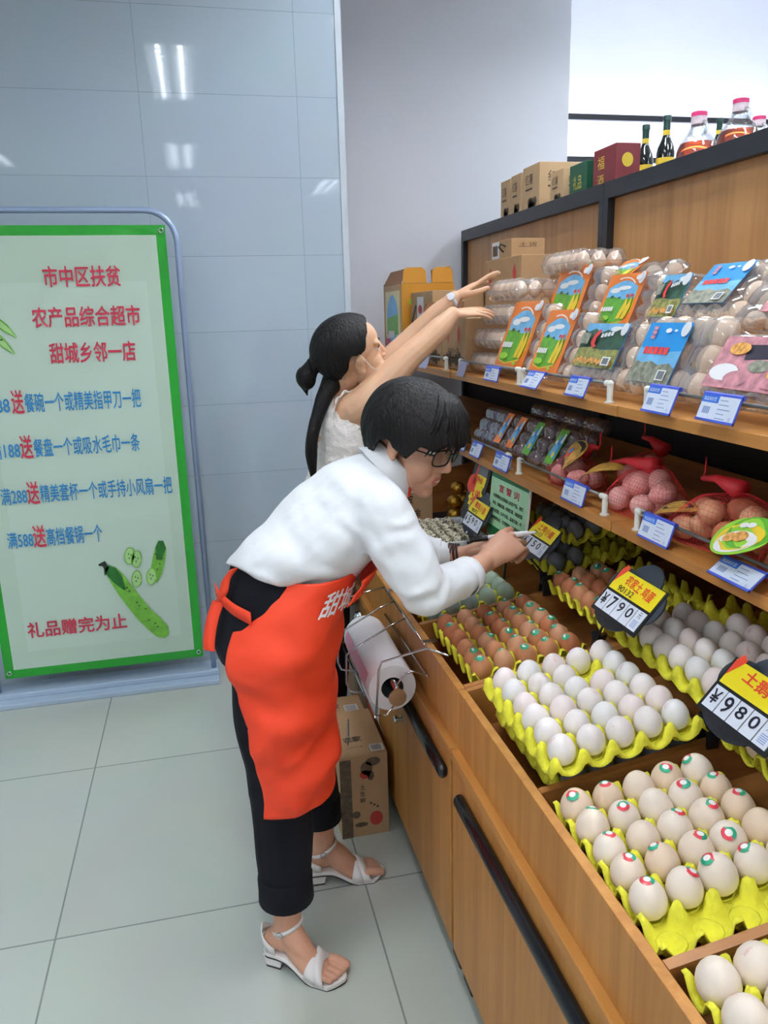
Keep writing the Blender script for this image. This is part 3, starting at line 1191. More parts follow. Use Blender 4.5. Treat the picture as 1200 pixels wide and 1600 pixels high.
def upright_pack(x, y, z, label, nx=3, ny=5, group='clear boxes of beige eggs stacked on the upper shelf', rotz=0.0, kind='tan', seed=1, pit=.047):
    """clear box with eggs standing in it; eggs are things of their own"""
    rnd = random.Random(seed)
    t = thing('egg_box', label, 'egg box', (x, y, z), group)
    Mw = Matrix.Translation((x, y, z)) @ Matrix.Rotation(rotz, 4, 'Z')
    w, h = nx * pit + .012, ny * pit + .012
    o = Matrix.Translation((-w / 2, -h / 2, 0))
    b = MB()
    R_ = Matrix.Rotation(rotz, 4, 'Z')
    clear_shell(b, w, h, .036, nx, ny, .014, Matrix.Translation((x, y, z + .032)) @ R_ @ o)
    b.build('lid', M_clear, t, smooth=True)
    b = MB()
    clear_shell(b, w, h, .030, nx, ny, .016, Matrix.Translation((x, y, z + .031)) @ R_ @ Matrix.Scale(-1, 4, (0, 0, 1)) @ o)
    b.tube([(Matrix.Translation((x, y, z + .0315)) @ R_ @ o) @ Vector((p[0], p[1], 0)) for p in rbox(w, h, 0)], .0016, 5, closed=True)
    b.build('tray_shell', M_clear, t, smooth=True)
    for i in range(nx):
        for j in range(ny):
            if i > 0 and 0 < j < ny - 1:
                continue
            if j == ny - 1 and i > 0:
                continue
            p = Mw @ Vector(((i - (nx - 1) / 2) * pit, (j - (ny - 1) / 2) * pit, .033))
            put_egg(EGG_S[kind], Matrix.Translation(p) @ Euler((rnd.uniform(-.1, .1), rnd.uniform(-.1, .1), 0)).to_matrix().to_4x4(),
                    'egg in the ' + label, 'eggs in the ' + label, rnd=rnd)
    return t


def lean_pack(x, y, z, w, h, tilt, art, cu, cv, cw, ch, label, group, rows=4, cols=3, seed=1, kind='tan', d=.062, yaw=0.0, big=1.0, tab=True):
    """pack leaning back on its long edge; x,y,z is its lower far corner, card at (cu,cv) size (cw,ch) on its face"""
    rnd = random.Random(seed)
    z += sin(tilt) * (d + .004) + .002
    u = Vector((0, -1, 0))
    v = Vector((sin(tilt), 0, cos(tilt)))
    n = u.cross(v)
    M = Matrix((u, v, n)).transposed().to_4x4()
    M.translation = (x, y, z)
    M = M @ Matrix.Rotation(yaw, 4, 'Y')
    t = thing('egg_pack', label, 'egg pack', (x, y, z), group)
    b = MB()
    clear_shell(b, w, h, .030, cols, rows, .008, M @ Matrix.Translation((0, 0, -.030)))
    b.build('lid', M_clear, t, smooth=True)
    b = MB()
    clear_shell(b, w, h, d - .030, cols, rows, .012, M @ Matrix.Translation((0, 0, -.031)) @ Matrix.Scale(-1, 4, (0, 0, 1)))
    b.tube([M @ Vector((p[0], p[1], -.0305)) for p in rbox(w, h, 0)], .0018, 5, closed=True)
    b.build('tray_shell', M_clear, t, smooth=True)
    if art:
        b = MB()
        card_art(b, art, cw, ch, M @ Matrix.Translation((cu, cv, .0015)))
        b.build('card', CARD_M, t, fix=False)
    if tab:
        b = MB()
        b.prism([(.013 + .013 * cos(a), .012 + .015 * sin(a)) for a in [2 * pi * k / 14 for k in range(14)]], 0, .001, 0, M @ Matrix.Translation((cu + cw - .024, cv + ch - .026, .004)))
        b.build('seal_tab', M_clip, t, bevel=.0004)
    pu, pv = w / cols, h / rows
    for i in range(cols):
        for j in range(rows):
            cx, cy = pu * (i + .5), pv * (j + .5)
            if art and cx + pu * .2 < cu + cw and cx - pu * .2 > cu and cy + pv * .2 < cv + ch and cy - pv * .2 > cv and True:
                continue
            q = M @ Vector((cx, cy, -.032))
            Me = M.to_3x3().to_4x4()
            Me.translation = q
            s = min(1.0, min(pu, pv) / .050) * big
            put_egg(EGG_S[kind], Me @ Euler((pi / 2 + rnd.uniform(-.25, .25), 0, rnd.uniform(-.2, .2))).to_matrix().to_4x4() @ Matrix.Scale(s, 4),
                    'egg in the ' + label, 'eggs in the ' + label, rnd=rnd)
    return t


# stack of clear boxes by the reaching hands
upright_pack(.925, 2.345, 1.320, 'lowest clear egg box of the stack by the shelf rail', seed=1)
upright_pack(.945, 2.375, 1.393, 'second clear egg box from the bottom of the stack', seed=2)
upright_pack(.965, 2.365, 1.466, 'third clear egg box of the stack under the reaching hand', seed=3)
upright_pack(.985, 2.355, 1.539, 'fourth clear egg box of the stack held by the reaching hands', seed=4)
upright_pack(1.085, 2.16, 1.606, 'topmost clear egg box lying across the others against the panel', seed=5, ny=5)

GO = 'orange carded egg packs leaning on the upper shelf'
OT = .36
lean_pack(.850, 2.248, 1.320, .250, .205, OT, 'corn', .0, .008, .205, .195, 'orange carded egg pack leaning nearest the stack of clear boxes', GO, seed=11)
lean_pack(.850, 1.990, 1.320, .212, .178, .38, 'corn', .0, .008, .168, .168, 'orange carded egg pack in front, beside the forest carded pack', GO, seed=12)
lean_pack(.975, 2.185, 1.430, .270, .182, .34, 'corn', .0, .010, .195, .172, 'orange carded egg pack in the back row, behind the two front ones', GO, seed=13)
lean_pack(.975, 1.880, 1.430, .235, .145, .38, 'corn', .0, .008, .168, .137, 'orange carded egg pack in the back row, above the forest carded pack', GO, seed=14)
lean_pack(1.07, 2.030, 1.520, .270, .100, .95, 'corn', .0, .005, .120, .095, 'orange carded egg pack lying flattest at the very back', GO, seed=15, rows=2)
GF = 'forest carded egg packs'
lean_pack(.848, 1.772, 1.320, .255, .150, .42, 'forest', .020, .035, .190, .105, 'forest carded egg pack in front between orange and blue cards', GF, seed=16, rows=3, cols=5)
lean_pack(.985, 1.655, 1.440, .115, .130, .45, 'forest', .004, .020, .106, .100, 'forest carded egg pack in the back row by the blue carded pack', GF, seed=17, rows=3, cols=2)
GB = 'blue carded egg packs'
lean_pack(.848, 1.512, 1.320, .255, .165, .42, 'blue', .028, .018, .145, .125, 'blue carded egg pack in front on the upper shelf', GB, seed=18, rows=3, cols=4, big=1.2)
lean_pack(.975, 1.535, 1.450, .20, .150, .75, 'blue', .020, .025, .135, .105, 'blue carded egg pack lying on top in the back row', GB, seed=19, rows=3, cols=4)
GL = 'blossom carded egg packs'
lean_pack(.848, 1.248, 1.320, .30, .135, .55, 'bloom', .010, .020, .265, .098, 'blossom carded egg pack at the front right of the upper shelf', GL, seed=20, rows=3, cols=5)
lean_pack(.965, 1.330, 1.438, .30, .130, .70, 'bloom', .075, .020, .20, .085, 'blossom carded egg pack lying above the front one', GL, seed=21, rows=3, cols=5)

# ================================================================== price tags on the shelf rails
M_holder = mat('tag_holder_blue', (70, 90, 200), 0.35)
M_paper = mat('tag_paper', (214, 224, 242), 0.4)
M_thead = mat('tag_header', (44, 116, 222), 0.4)
M_print = mat('tag_print', (120, 140, 190), 0.5)
M_lav = mat('tag_lavender', (170, 172, 208), 0.3)
M_stext = mat('white_print', (238, 240, 244), 0.5)


def price_tag(y0, y1, zt, zb, dx, label, plain=False, xr=.8225):
    """y0 far end, y1 near end; hangs from the rail with its foot swung out by dx"""
    M = frame((xr - .006, y0, zt), (0, -1, 0), (-1, 0, dx / (zt - zb)))
    w, h = y0 - y1, sqrt((zt - zb) ** 2 + dx * dx)
    t = thing('price_tag', label, 'price tag', (xr - .006, (y0 + y1) / 2, zt), 'blue rimmed price tags on the shelf rails')
    b = MB()
    b.box(0, w, -h, .002, -.003, -.0006, 0, M)
    b.box(0, w, -h, -h + .004, -.003, .001, 0, M)
    b.tube([M @ Vector((0, .001, -.004)), M @ Vector((w, .001, -.004))], .0045, 8)
    b.build('holder', M_lav if plain else M_holder, t)
    if plain:
        return t
    MB().box(.002, w - .002, -h + .003, -.001, -.0006, .0004, 0, M).build('paper', M_paper, t)
    b = MB()
    b.box(.002, w * .46, -.013, -.001, .0004, .0008, 0, M)
    fit_text(b, '商品标价签', w * .34, .007, M @ Matrix.Translation((w * .24, -.007, .0009)), 1)
    for k in range(5):
        b.box(w * .50, w * (.70 + .06 * (k % 3)), -.008 - .0075 * k, -.0068 - .0075 * k, .0004, .0007, 2, M)
    for k in range(9):
        b.box(w * (.12 + .022 * k), w * (.12 + .022 * k + .008 + .006 * (k % 2)), -h * .72, -h * .45, .0004, .0007, 2, M)
    fit_text(b, '元', .006, .006, M @ Matrix.Translation((w * .88, -h * .82, .0005)), 2)
    b.build('printing', [M_thead, M_stext, M_print], t)
    return t


U = 'blue rimmed price tag on the upper rail '
price_tag(2.222, 2.113, 1.353, 1.315, .008, U + 'under the first orange carded pack')
price_tag(1.902, 1.805, 1.360, 1.322, .026, U + 'beneath the second orange carded pack')
price_tag(1.665, 1.573, 1.362, 1.322, .016, U + 'below the forest carded pack')
price_tag(1.333, 1.240, 1.368, 1.322, .018, U + 'just right of the shelf joint')
price_tag(1.167, 1.070, 1.368, 1.326, .015, U + 'below the blossom carded pack')
price_tag(2.47, 2.40, 1.353, 1.312, .012, 'plain lavender tag holder by the stack of clear boxes', True)
price_tag(2.93, 2.83, 1.353, 1.312, .012, 'plain lavender tag holder below the kraft cartons, the right one', True)
price_tag(3.17, 3.06, 1.353, 1.312, .012, 'plain lavender tag holder below the kraft cartons, the left one', True)
Lw = 'blue rimmed price tag on the lower rail '
price_tag(2.462, 2.396, 1.112, 1.070, .012, Lw + 'closest to the woman with glasses')
price_tag(2.334, 2.246, 1.114, 1.072, .016, Lw + 'below the orange labelled packs')
price_tag(2.132, 2.023, 1.112, 1.070, .012, Lw + 'above the green notice board')
price_tag(1.675, 1.568, 1.121, 1.076, .012, Lw + 'below the pink egg nets')
price_tag(1.328, 1.226, 1.122, 1.078, .014, Lw + 'beside the white post near brown eggs')
price_tag(1.083, .980, 1.108, 1.083, .030, Lw + 'under the oval green card')

# ================================================================== big clip-on price boards
M_yel = mat('sign_yellow', (240, 220, 30), 0.4)
M_sred = mat('sign_red', (222, 66, 40), 0.45)
M_digit = mat('digit_paper', (222, 228, 242), 0.4)
M_ink = mat('ink_black', (24, 24, 40), 0.45)
M_board = mat('board_black', (22, 24, 30), 0.4)
M_board2 = mat('board_slate', (46, 54, 64), 0.45)


def price_board(x, y, z, w, tilt, digits, red, label, clip, small=None, lobes=True, wav=0.0):
    """x,y,z top far corner of the card; leaning back by tilt; clip = point where the clip bites"""
    M = frame((x, y, z), (0, -1, wav), (-cos(tilt), 0, sin(tilt)))
    t = thing('price_board', label, 'price sign', clip, 'black clip-on price boards')
    h = w * .62
    b = MB()
    if lobes:
        for cx, cy, rx, ry, mi in ((w * .52, -h * .12, w * .34, h * .52, 1), (w * .22, -h * .30, w * .32, h * .40, 1), (w * .88, -h * .42, w * .26, h * .42, 1), (w * .42, -h * .80, w * .46, h * .48, 0)):
            b.prism([(cx + rx * cos(a), cy + ry * sin(a)) for a in [2 * pi * k / 24 for k in range(24)]], -.006 - .0005 * mi, -.003, mi, M)
    else:
        b.prism([(w * .5 + w * .62 * cos(a), -h * .5 + h * .80 * sin(a)) for a in [2 * pi * k / 28 for k in range(28)]], -.006, -.003, 0, M)
    b.prism([(-.006, -h - .008), (w + .006, -h - .008), (w + .006, .002), (-.006, .002)], -.004, -.001, 0, M)
    b.build('backboard', [M_board, M_board2], t)
    b = MB()
    b.box(0, w, -h * .50, 0, -.001, .0003, 0, M)
    b.add([M @ Vector(p) for p in ((0, -.004, .0006), (w * .12, -.002, .0006), (w * .14, .004, .0006), (w * .05, .012, .0006), (w * .0, -h * .36, .0006))], [(0, 1, 2, 3), (0, 1, 4)], 1)
    fit_text(b, red, w * .66, h * .24, M @ Matrix.Translation((w * .56, -h * .20, .0006)) @ Matrix.Rotation(-.08, 4, 'Z'), 1, bold=.02)
    if small:
        fit_text(b, small, w * .36, h * .13, M @ Matrix.Translation((w * .36, -h * .40, .0006)), 2, bold=.01)
    b.build('yellow_card', [M_yel, M_sred, M_ink], t)
    n = len(digits)
    for k, dg_ in enumerate(digits):
        b = MB()
        a0, a1 = w * k / n + .0012, w * (k + 1) / n - .0012
        b.box(a0, a1, -h, -h * .56, -.001, .0004, 0, M)
        if dg_ == '元':
            fit_text(b, '元', (a1 - a0) * .4, h * .13, M @ Matrix.Translation(((a0 + a1) / 2, -h * .66, .0006)), 1)
            for q in range(5):
                b.box(a0 + .006, a1 - .006, -h * .80 - q * h * .035, -h * .785 - q * h * .035, .0004, .0007, 2, M)
        else:
            hh = h * (.30 if k < 2 else .22)
            if dg_ == '¥':
                hh = h * .26
            fit_text(b, dg_, (a1 - a0) * (.62 if dg_ != '1' else .25), hh, M @ Matrix.Translation(((a0 + a1) / 2, -h * (.76 if k < 2 else .73), .0006)), 1, bold=.015)
        b.build('digit_card', [M_digit, M_ink, M_print], t)
    # stem and clip
    c = Vector(clip)
    foot = M @ Vector((w * .38, -h * 1.12, -.004))
    MB().tube([foot, foot * .5 + c * .5 + Vector((0, 0, .012)), c + Vector((0, 0, .022))], .0026, 8).build('stem', M_board, t, smooth=True)
    d = (c - foot).normalized()
    MB().tube([foot + d * .006, foot + d * .020], .0068, 10).build('ball_joint', M_pvc, t, smooth=True)
    b = MB()
    for s in (-1, 1):
        prof = [(s * .0105, -.030), (s * .0155, -.030), (s * .0165, -.012), (s * .0110, .0), (s * .0085, .010), (s * .0170, .026), (s * .0135, .027), (s * .004, .008), (s * .0095, -.006)]
        vs = [(c.x + dx, c.y + p[0], c.z + p[1]) for dx in (-.011, .011) for p in prof]
        n_ = len(prof)
        b.add(vs, [tuple(range(n_)), tuple(range(n_, 2 * n_))] + [(i, (i + 1) % n_, n_ + (i + 1) % n_, n_ + i) for i in range(n_)])
    b.tube([(c.x - .012, c.y, c.z + .006), (c.x + .012, c.y, c.z + .006)], .005, 8)
    b.build('clip', M_board, t)
    return t


price_board(.800, 1.366, .998, .152, .72, ['¥', '7', '9', '0', '元'], '农家土 鸡蛋', 'black price board reading 7.90 clipped beside the brown eggs', (.790, 1.437, .802), small='90132')
price_board(.802, 1.008, .958, .150, .72, ['¥', '9', '8', '0', '元'], '土鹅 蛋', 'black price board reading 9.80 clipped beside the white eggs', (.800, 1.062, .803))
price_board(.838, 1.872, .972, .135, .72, ['¥', '1', '5', '0', '元'], '土鸡小蛋', 'black price board beside the fingers holding the pen', (.835, 1.815, .810), small='90133')
price_board(.800, 2.275, .945, .140, .48, ['¥', '5', '9', '0', '元'], '鹌鹑小蛋', 'black price board reading 5.90 beside the speckled quail eggs', (.760, 2.185, .800), small='9072')

# promotion burst above the quail egg price
t = thing('promotion_sign', 'red and yellow starburst sign above the quail egg price', 'sign', (.81, 2.26, .85))
M = frame((.835, 2.352, 1.040), (0, -1, 0), (-cos(.3), 0, sin(.3)))
b = MB().box(-.012, .135, -.185, .004, -.004, -.001, 0, M)
b.build('backboard', M_board, t)
b = MB()
b.box(.03, .115, -.030, 0, -.001, .0003, 3, M)
b.box(.03, .115, -.062, -.030, -.001, .0003, 0, M)
star = []
for k in range(28):
    a = 2 * pi * k / 28
    rr = .056 if k % 2 else .044
    star.append((.066 + rr * cos(a), -.098 + rr * 1.0 * sin(a)))
b.prism(star, -.0005, .0006, 0, M)
b.prism([(.012 + .036 * cos(a), -.066 + .030 * sin(a)) for a in [2 * pi * k / 18 for k in range(18)]], .0002, .0010, 1, M)
b.add([M @ Vector(p) for p in ((.012, -.06, .001), (.025, .0, .001), (.04, .004, .001), (.036, -.07, .001))], [(0, 1, 2, 3)], 1)
fit_text(b, '特价', .06, .020, M @ Matrix.Translation((.070, -.045, .0012)), 1, bold=.02)
fit_text(b, '5.90', .066, .034, M @ Matrix.Translation((.072, -.096, .0012)) @ Matrix.Rotation(.1, 4, 'Z'), 1, bold=.03)
b.build('burst_card', [M_yel, M_sred, M_ink, M_bar], t, fix=False)

# green notice board
M_gd = mat('notice_dark_green', (10, 112, 60), 0.35)
M_gl = mat('notice_mint', (170, 222, 180), 0.35, var=0.06, scale=8)
M_gw = mat('notice_rim', (222, 228, 222), 0.4)
t = thing('notice_board', 'pale green notice board behind the marker pen', 'notice', (.80, 2.03, .80))
M = frame((.822, 2.172, 1.066), (0, -1, .02), (-cos(.10), 0, sin(.10)))
MB().box(0, .285, -.210, 0, -.006, 0, 0, M).build('board', M_gw, t, bevel=.001)
b = MB()
b.box(.003, .280, -.207, -.003, .0, .0004, 1, M)
b.box(.003, .280, -.032, -.003, .0004, .0008, 0, M)
b.box(.003, .280, -.207, -.175, .0004, .0008, 0, M)
fit_text(b, '宣 誓 词', .15, .022, M @ Matrix.Translation((.145, -.056, .001)), 2, bold=.015)
for k, s_ in enumerate(('为保障群众买到放心的农产品，我们', '承诺：质量可靠，价格实惠，诚信经营', '守法经营，公平交易，童叟无欺，不', '售假冒伪劣，文明服务，热情待客。')):
    fit_text(b, s_, .225, .0115, M @ Matrix.Translation((.142, -.084 - .0215 * k, .001)), 3, bold=.02)
b.build('printing', [M_gd, M_gl, M_red, M_dark], t, fix=False)
MB().box(.14, .15, -.36, -.19, -.012, -.006, 0, M).build('support', M_board, t)

# ================================================================== lower shelf
M_duck = mat('preserved_egg_dark', (112, 84, 98), 0.3, var=0.35, scale=40)
PE = egg_mesh([M_duck], .020, .050, 14)


def small_pack(y, art, label, seed, x=.855, cols=1, w=.092, blue=False, z=None, labx=.012, tilt=.55, h=.125):
    rnd = random.Random(seed)
    z = ZL + .002 + sin(tilt) * .058 if z is None else z
    u = Vector((0, -1, 0))
    v = Vector((sin(tilt), 0, cos(tilt)))
    M = Matrix((u, v, u.cross(v))).transposed().to_4x4()
    M.translation = (x, y, z)
    t = thing('preserved_egg_pack', label, 'egg pack', (x, y, ZL), 'clear packs of preserved eggs on the lower shelf')
    b = MB()
    clear_shell(b, w, h, .028, 2, 3, .010, M @ Matrix.Translation((0, 0, -.028)))
    b.build('lid', M_clear_b if blue else M_clear, t, smooth=True)
    b = MB()
    clear_shell(b, w, h, .026, 2, 3, .010, M @ Matrix.Translation((0, 0, -.0285)) @ Matrix.Scale(-1, 4, (0, 0, 1)))
    b.build('tray_shell', M_clear_b if blue else M_clear, t, smooth=True)
    if art:
        b = MB()
        card_art(b, art, .046, .100, M @ Matrix.Translation((labx, .014, .0015)))
        b.build('card', CARD_M, t, fix=False)
    for i in range(2):
        for j in range(3):
            q = M @ Vector((w * (.27 + .46 * i), h * (.19 + .31 * j), -.029))
            Me = M.to_3x3().to_4x4()
            Me.translation = q
            o = bpy.data.objects.new('preserved_egg', PE[0])
            C.objects.link(o)
            o.matrix_world = Me @ Euler((pi / 2, 0, rnd.uniform(-.3, .3))).to_matrix().to_4x4() @ Matrix.Scale(.82, 4)
            lab = 'dark egg in the ' + label
            tag(o, lab, 'egg', 'eggs in the ' + label)
    return t


small_pack(2.480, None, 'bluish clear pack nearest the glasses', 1, blue=True)
small_pack(2.385, None, 'bluish clear pack left of the orange labels', 2, blue=True)
small_pack(2.285, 'kido', 'clear pack with the left orange label', 3, labx=.010, w=.092)
small_pack(2.185, 'kido', 'clear pack with the right orange label', 4, labx=.010)
small_pack(2.070, 'kidg', 'clear pack with the left green label', 5, labx=.018)
small_pack(1.940, 'kidg', 'clear pack with the right green label', 6, labx=.040)
for k, yy in enumerate((2.95, 3.06, 3.18)):
    small_pack(yy, None, ('unlabelled clear pack under the reaching arm, nearest the viewer', 'unlabelled clear pack under the reaching arm, in the middle', 'unlabelled clear pack under the reaching arm, the farthest')[k], 20 + k, x=.83)
for k, yy in enumerate((2.36, 2.24, 2.12, 2.00)):
    small_pack(yy, None, ('back row clear pack behind the bluish ones', 'back row clear pack behind the left orange label', 'back row clear pack behind the right orange label', 'back row clear pack behind the left green label')[k], 30 + k, x=.965, z=ZL + .05)

# net bags of eggs
M_net = mat('red_net', (214, 44, 56), 0.5)
M_gold = mat('card_gold', (190, 150, 70), 0.4, var=0.3, scale=60)


def net_bag(c, r, pts, kind, label, elabel, knot, seed):
    """eggs heaped in a red net; pts are egg centres"""
    rnd = random.Random(seed)
    t = thing('net_bag', label, 'net bag', (c[0], c[1], ZL), 'red net bags of eggs on the lower shelf')
    bm = bmesh.new()
    for p in pts:
        for i in range(10):
            for j in range(14):
                e_, a_ = -pi / 2 + pi * (i + .5) / 10, 2 * pi * j / 14
                bm.verts.new((p[0] + .006 + .033 * cos(e_) * cos(a_), p[1] + .034 * cos(e_) * sin(a_), p[2] + .034 * sin(e_)))
    bmesh.ops.convex_hull(bm, input=bm.verts)
    bm.verts.ensure_lookup_table()
    loose = [v for v in bm.verts if not v.link_faces]
    bmesh.ops.delete(bm, geom=loose, context='VERTS')
    bm.verts.index_update()
    b = MB().add([v.co for v in bm.verts], [[v.index for v in f.verts] for f in bm.faces])
    bm.free()
    n = fused(b, 'net', M_net, t, .0105, 1, wrinkle=lambda co, no: Vector((max(co.x, .8345), co.y, max(co.z, ZL + .003))))
    w = n.modifiers.new('wire', 'WIREFRAME')
    w.thickness = .0006
    k = Vector(knot)
    top = Vector((c[0], c[1], max(p[2] for p in pts) + .030))
    MB().tube([top, top * .4 + k * .6 + Vector((0, 0, .008)), k], [.020, .008, .005], 8).build('net_neck', M_net, t, smooth=True)
    MB().tube([k, k + Vector((0, -.006, .012)), k + Vector((-.004, -.012, .034)), k + Vector((0, -.006, .042)), k + Vector((.004, -.002, .016))], .0014, 6).build('tie', M_net, t, smooth=True)
    for p in pts:
        M = Matrix.Translation((p[0] + .006, p[1], p[2])) @ Euler((rnd.uniform(0, 3), rnd.uniform(0, 3), rnd.uniform(0, 6))).to_matrix().to_4x4() @ Matrix.Scale(rnd.uniform(.95, 1.05), 4)
        put_egg(EGG[kind], M, elabel, elabel, rnd=rnd)
    return t


Z0 = ZL + .029
net_bag((0.913, 1.455, Z0 + .018), (0.077, .118, .062),
        [(0.864, 1.520, Z0), (0.866, 1.425, Z0 + .006), (0.884, 1.470, Z0 + .042), (0.882, 1.380, Z0 + .040), (.895, 1.43, Z0), (.915, 1.49, Z0 + .005), (.92, 1.40, Z0 + .01), (.90, 1.52, Z0 + .03), (.91, 1.44, Z0 + .05)],
        'pink', 'red net bag of pink eggs by the white rail post', 'pink egg in the net by the white rail post', (.90, 1.62, Z0 + .06), 1)
net_bag((0.908, 1.765, Z0 + .010), (0.067, .085, .052),
        [(0.861, 1.815, Z0), (0.866, 1.720, Z0 + .004), (.88, 1.77, Z0 + .03), (.91, 1.72, Z0), (.91, 1.81, Z0 + .004)],
        'pink', 'red net bag of pink eggs next to the green labelled pack', 'pink egg in the net next to the green labelled pack', (.93, 1.73, Z0 + .075), 2)
net_bag((0.918, 1.185, Z0 + .022), (0.077, .125, .068),
        [(0.864, 1.275, Z0), (0.866, 1.20, Z0 + .045), (0.866, 1.155, Z0 + .012), (.88, 1.10, Z0 + .055), (0.876, 1.235, Z0 + .01), (.90, 1.26, Z0 + .03), (.91, 1.17, Z0 + .05), (.92, 1.22, Z0), (.92, 1.12, Z0 + .01)],
        'brown', 'red net bag of brown eggs on the near lower shelf', 'brown egg in the net on the near lower shelf', (.92, 1.30, Z0 + .085), 3)
net_bag((0.918, .985, Z0 + .012), (0.072, .075, .060),
        [(0.866, 1.02, Z0 + .002), (0.871, .96, Z0 + .008), (.88, 1.0, Z0 + .04), (.90, .95, Z0), (.91, 1.02, Z0)],
        'brown', 'red net bag of brown eggs behind the oval green card', 'brown egg in the net behind the oval green card', (.93, 1.04, Z0 + .09), 4)
net_bag((1.038, 1.62, Z0 + .02), (0.067, .10, .062), [(.97, 1.66, Z0 + .02), (.98, 1.58, Z0 + .03), (1.0, 1.62, Z0 + .05)],
        'pink', 'red net bag of pink eggs in the dark back of the shelf', 'pink egg in the net at the dark back', (1.03, 1.70, Z0 + .10), 5)


def oval_card(p, a, b_, rot, mats, arts, label, up=(-.8, 0, .6), xdir=(0, -1, .2), bend=.25):
    M = frame(p, xdir, up) @ Matrix.Rotation(rot, 4, 'Z')
    t = MB()

    def pt(x, y, dz=0.0):
        return M @ Vector((x, y, -bend * x * x / a + dz))
    N = 28
    ring = [(a * cos(2 * pi * k / N), b_ * sin(2 * pi * k / N)) for k in range(N)]
    t.add([pt(0, 0)] + [pt(x * .5, y * .5) for x, y in ring] + [pt(x, y) for x, y in ring],
          [(0, 1 + k, 1 + (k + 1) % N) for k in range(N)] + [(1 + k, 1 + N + k, 1 + N + (k + 1) % N, 1 + (k + 1) % N) for k in range(N)], 0)
    for q, (cx, cy, rx, ry, mi) in enumerate(arts):
        rg = [(cx + rx * cos(2 * pi * k / 16), cy + ry * sin(2 * pi * k / 16)) for k in range(16)]
        t.add([pt(x * a, y * b_, .0006 + .0003 * q) for x, y in rg], [tuple(range(16))], mi)
    return tag(t.build('oval_card', mats, None, fix=False, solid=.0006), label, 'card')


oval_card((.862, 1.745, Z0 + .062), .050, .040, .6, [M_gold, M_cdark, M_cred, M_cblue, M_cflow], [(0, .1, .9, .85, 1), (-.1, .3, .3, .3, 2), (0, .3, .2, .15, 3), (0, -.65, .5, .25, 4)],
          'dark oval card with gold rim on the pink egg net')
oval_card((.858, 1.60, Z0 + .055), .070, .022, .35, [M_gold, M_cflow], [(-.2, 0, .6, .6, 1)], 'gold oval card edge-on between the two pink egg nets', up=(-.4, -.3, .9))
oval_card((.858, 1.305, Z0 + .032), .060, .022, .30, [M_gold, M_cdark], [(.2, .2, .6, .5, 1)], 'gold oval card edge-on beside the brown egg net', up=(-.4, -.3, .9))
oval_card((.872, 1.03, Z0 + .060), .070, .020, .20, [M_gold, M_cdark], [(.2, .2, .6, .5, 1)], 'gold oval card edge-on above the oval green card', up=(-.4, -.3, .9))
oval_card((.806, 1.040, Z0 + .050), .068, .034, .15, [M_clime, M_grass, M_corn, M_cw, M_cflow, M_cred], [(.3, .15, .75, .85, 1), (.0, -.05, .82, .72, 2), (-.05, -.30, .72, .58, 3), (-.25, -.02, .24, .24, 4), (.12, -.05, .26, .28, 4), (.35, .52, .14, .14, 3), (.12, .55, .14, .14, 3)],
          'green and yellow oval card with two eggs hanging over the rail', bend=.1)

# ================================================================== quail eggs, carton, gold wrapped eggs in the far bin
M_foam = mat('white_foam', (214, 218, 222), 0.6)
M_quail = mat('quail_shell', (196, 186, 160), 0.5, var=0.0)
nt = M_quail.node_tree
tc = nt.nodes.new('ShaderNodeTexCoord')
nz = nt.nodes.new('ShaderNodeTexNoise')
nz.inputs['Scale'].default_value = 140
nz.inputs['Detail'].default_value = 3
rp = nt.nodes.new('ShaderNodeValToRGB')
rp.color_ramp.interpolation = 'CONSTANT'
rp.color_ramp.elements[0].color = lin((200, 192, 168))
rp.color_ramp.elements[1].position = .56
rp.color_ramp.elements[1].color = lin((74, 66, 54))
nt.links.new(tc.outputs['Object'], nz.inputs['Vector'])
nt.links.new(nz.outputs['Fac'], rp.inputs[0])
nt.links.new(rp.outputs[0], nt.nodes['Principled BSDF'].inputs['Base Color'])
QE = egg_mesh([M_quail], .0135, .034, 14)
bx = MB()
QX0, QX1, QY0, QY1, QZ0, QZ1 = .630, .840, 2.225, 2.520, .735, .820
th = .008
bx.box(QX0, QX1, QY0, QY1, QZ0, QZ0 + .01)
bx.box(QX0, QX0 + th, QY0, QY1, QZ0, QZ1)
bx.box(QX1 - th, QX1, QY0, QY1, QZ0, QZ1)
bx.box(QX0, QX1, QY0, QY0 + th, QZ0, QZ1)
bx.box(QX0, QX1, QY1 - th, QY1, QZ0, QZ1)
tag(bx.build('foam_box', M_foam, None, bevel=.002), 'white foam box heaped with speckled quail eggs', 'box')
bs = MB().box(QX0 + .01, QX1 - .01, QY0 + .01, QY1 - .02, .701, .7345)
tag(bs.build('support_block', M_foam, None), 'low foam block beneath the box of quail eggs', 'block')
rnd = random.Random(5)
for k in range(70):
    ly = k // 35
    q = k % 35
    i, j = q % 5, q // 5
    x = QX0 + .030 + i * .037 + rnd.uniform(-.004, .004) + (.012 if ly else 0)
    y = QY0 + .032 + j * .039 + rnd.uniform(-.005, .005)
    z = QZ0 + .056 + ly * .026 + rnd.uniform(-.003, .003)
    if x > QX1 - .024:
        continue
    o = bpy.data.objects.new('quail_egg', QE[0])
    C.objects.link(o)
    o.matrix_world = Matrix.Translation((x, y, z)) @ Euler((rnd.uniform(1, 2), rnd.uniform(-.5, .5), rnd.uniform(0, 6.28))).to_matrix().to_4x4()
    tag(o, 'speckled quail egg heaped in the white foam box', 'egg', 'quail eggs in the white foam box')
M_foil = mat('gold_foil', (196, 150, 60), 0.3, metal=0.9, bump=0.6, bscale=90)
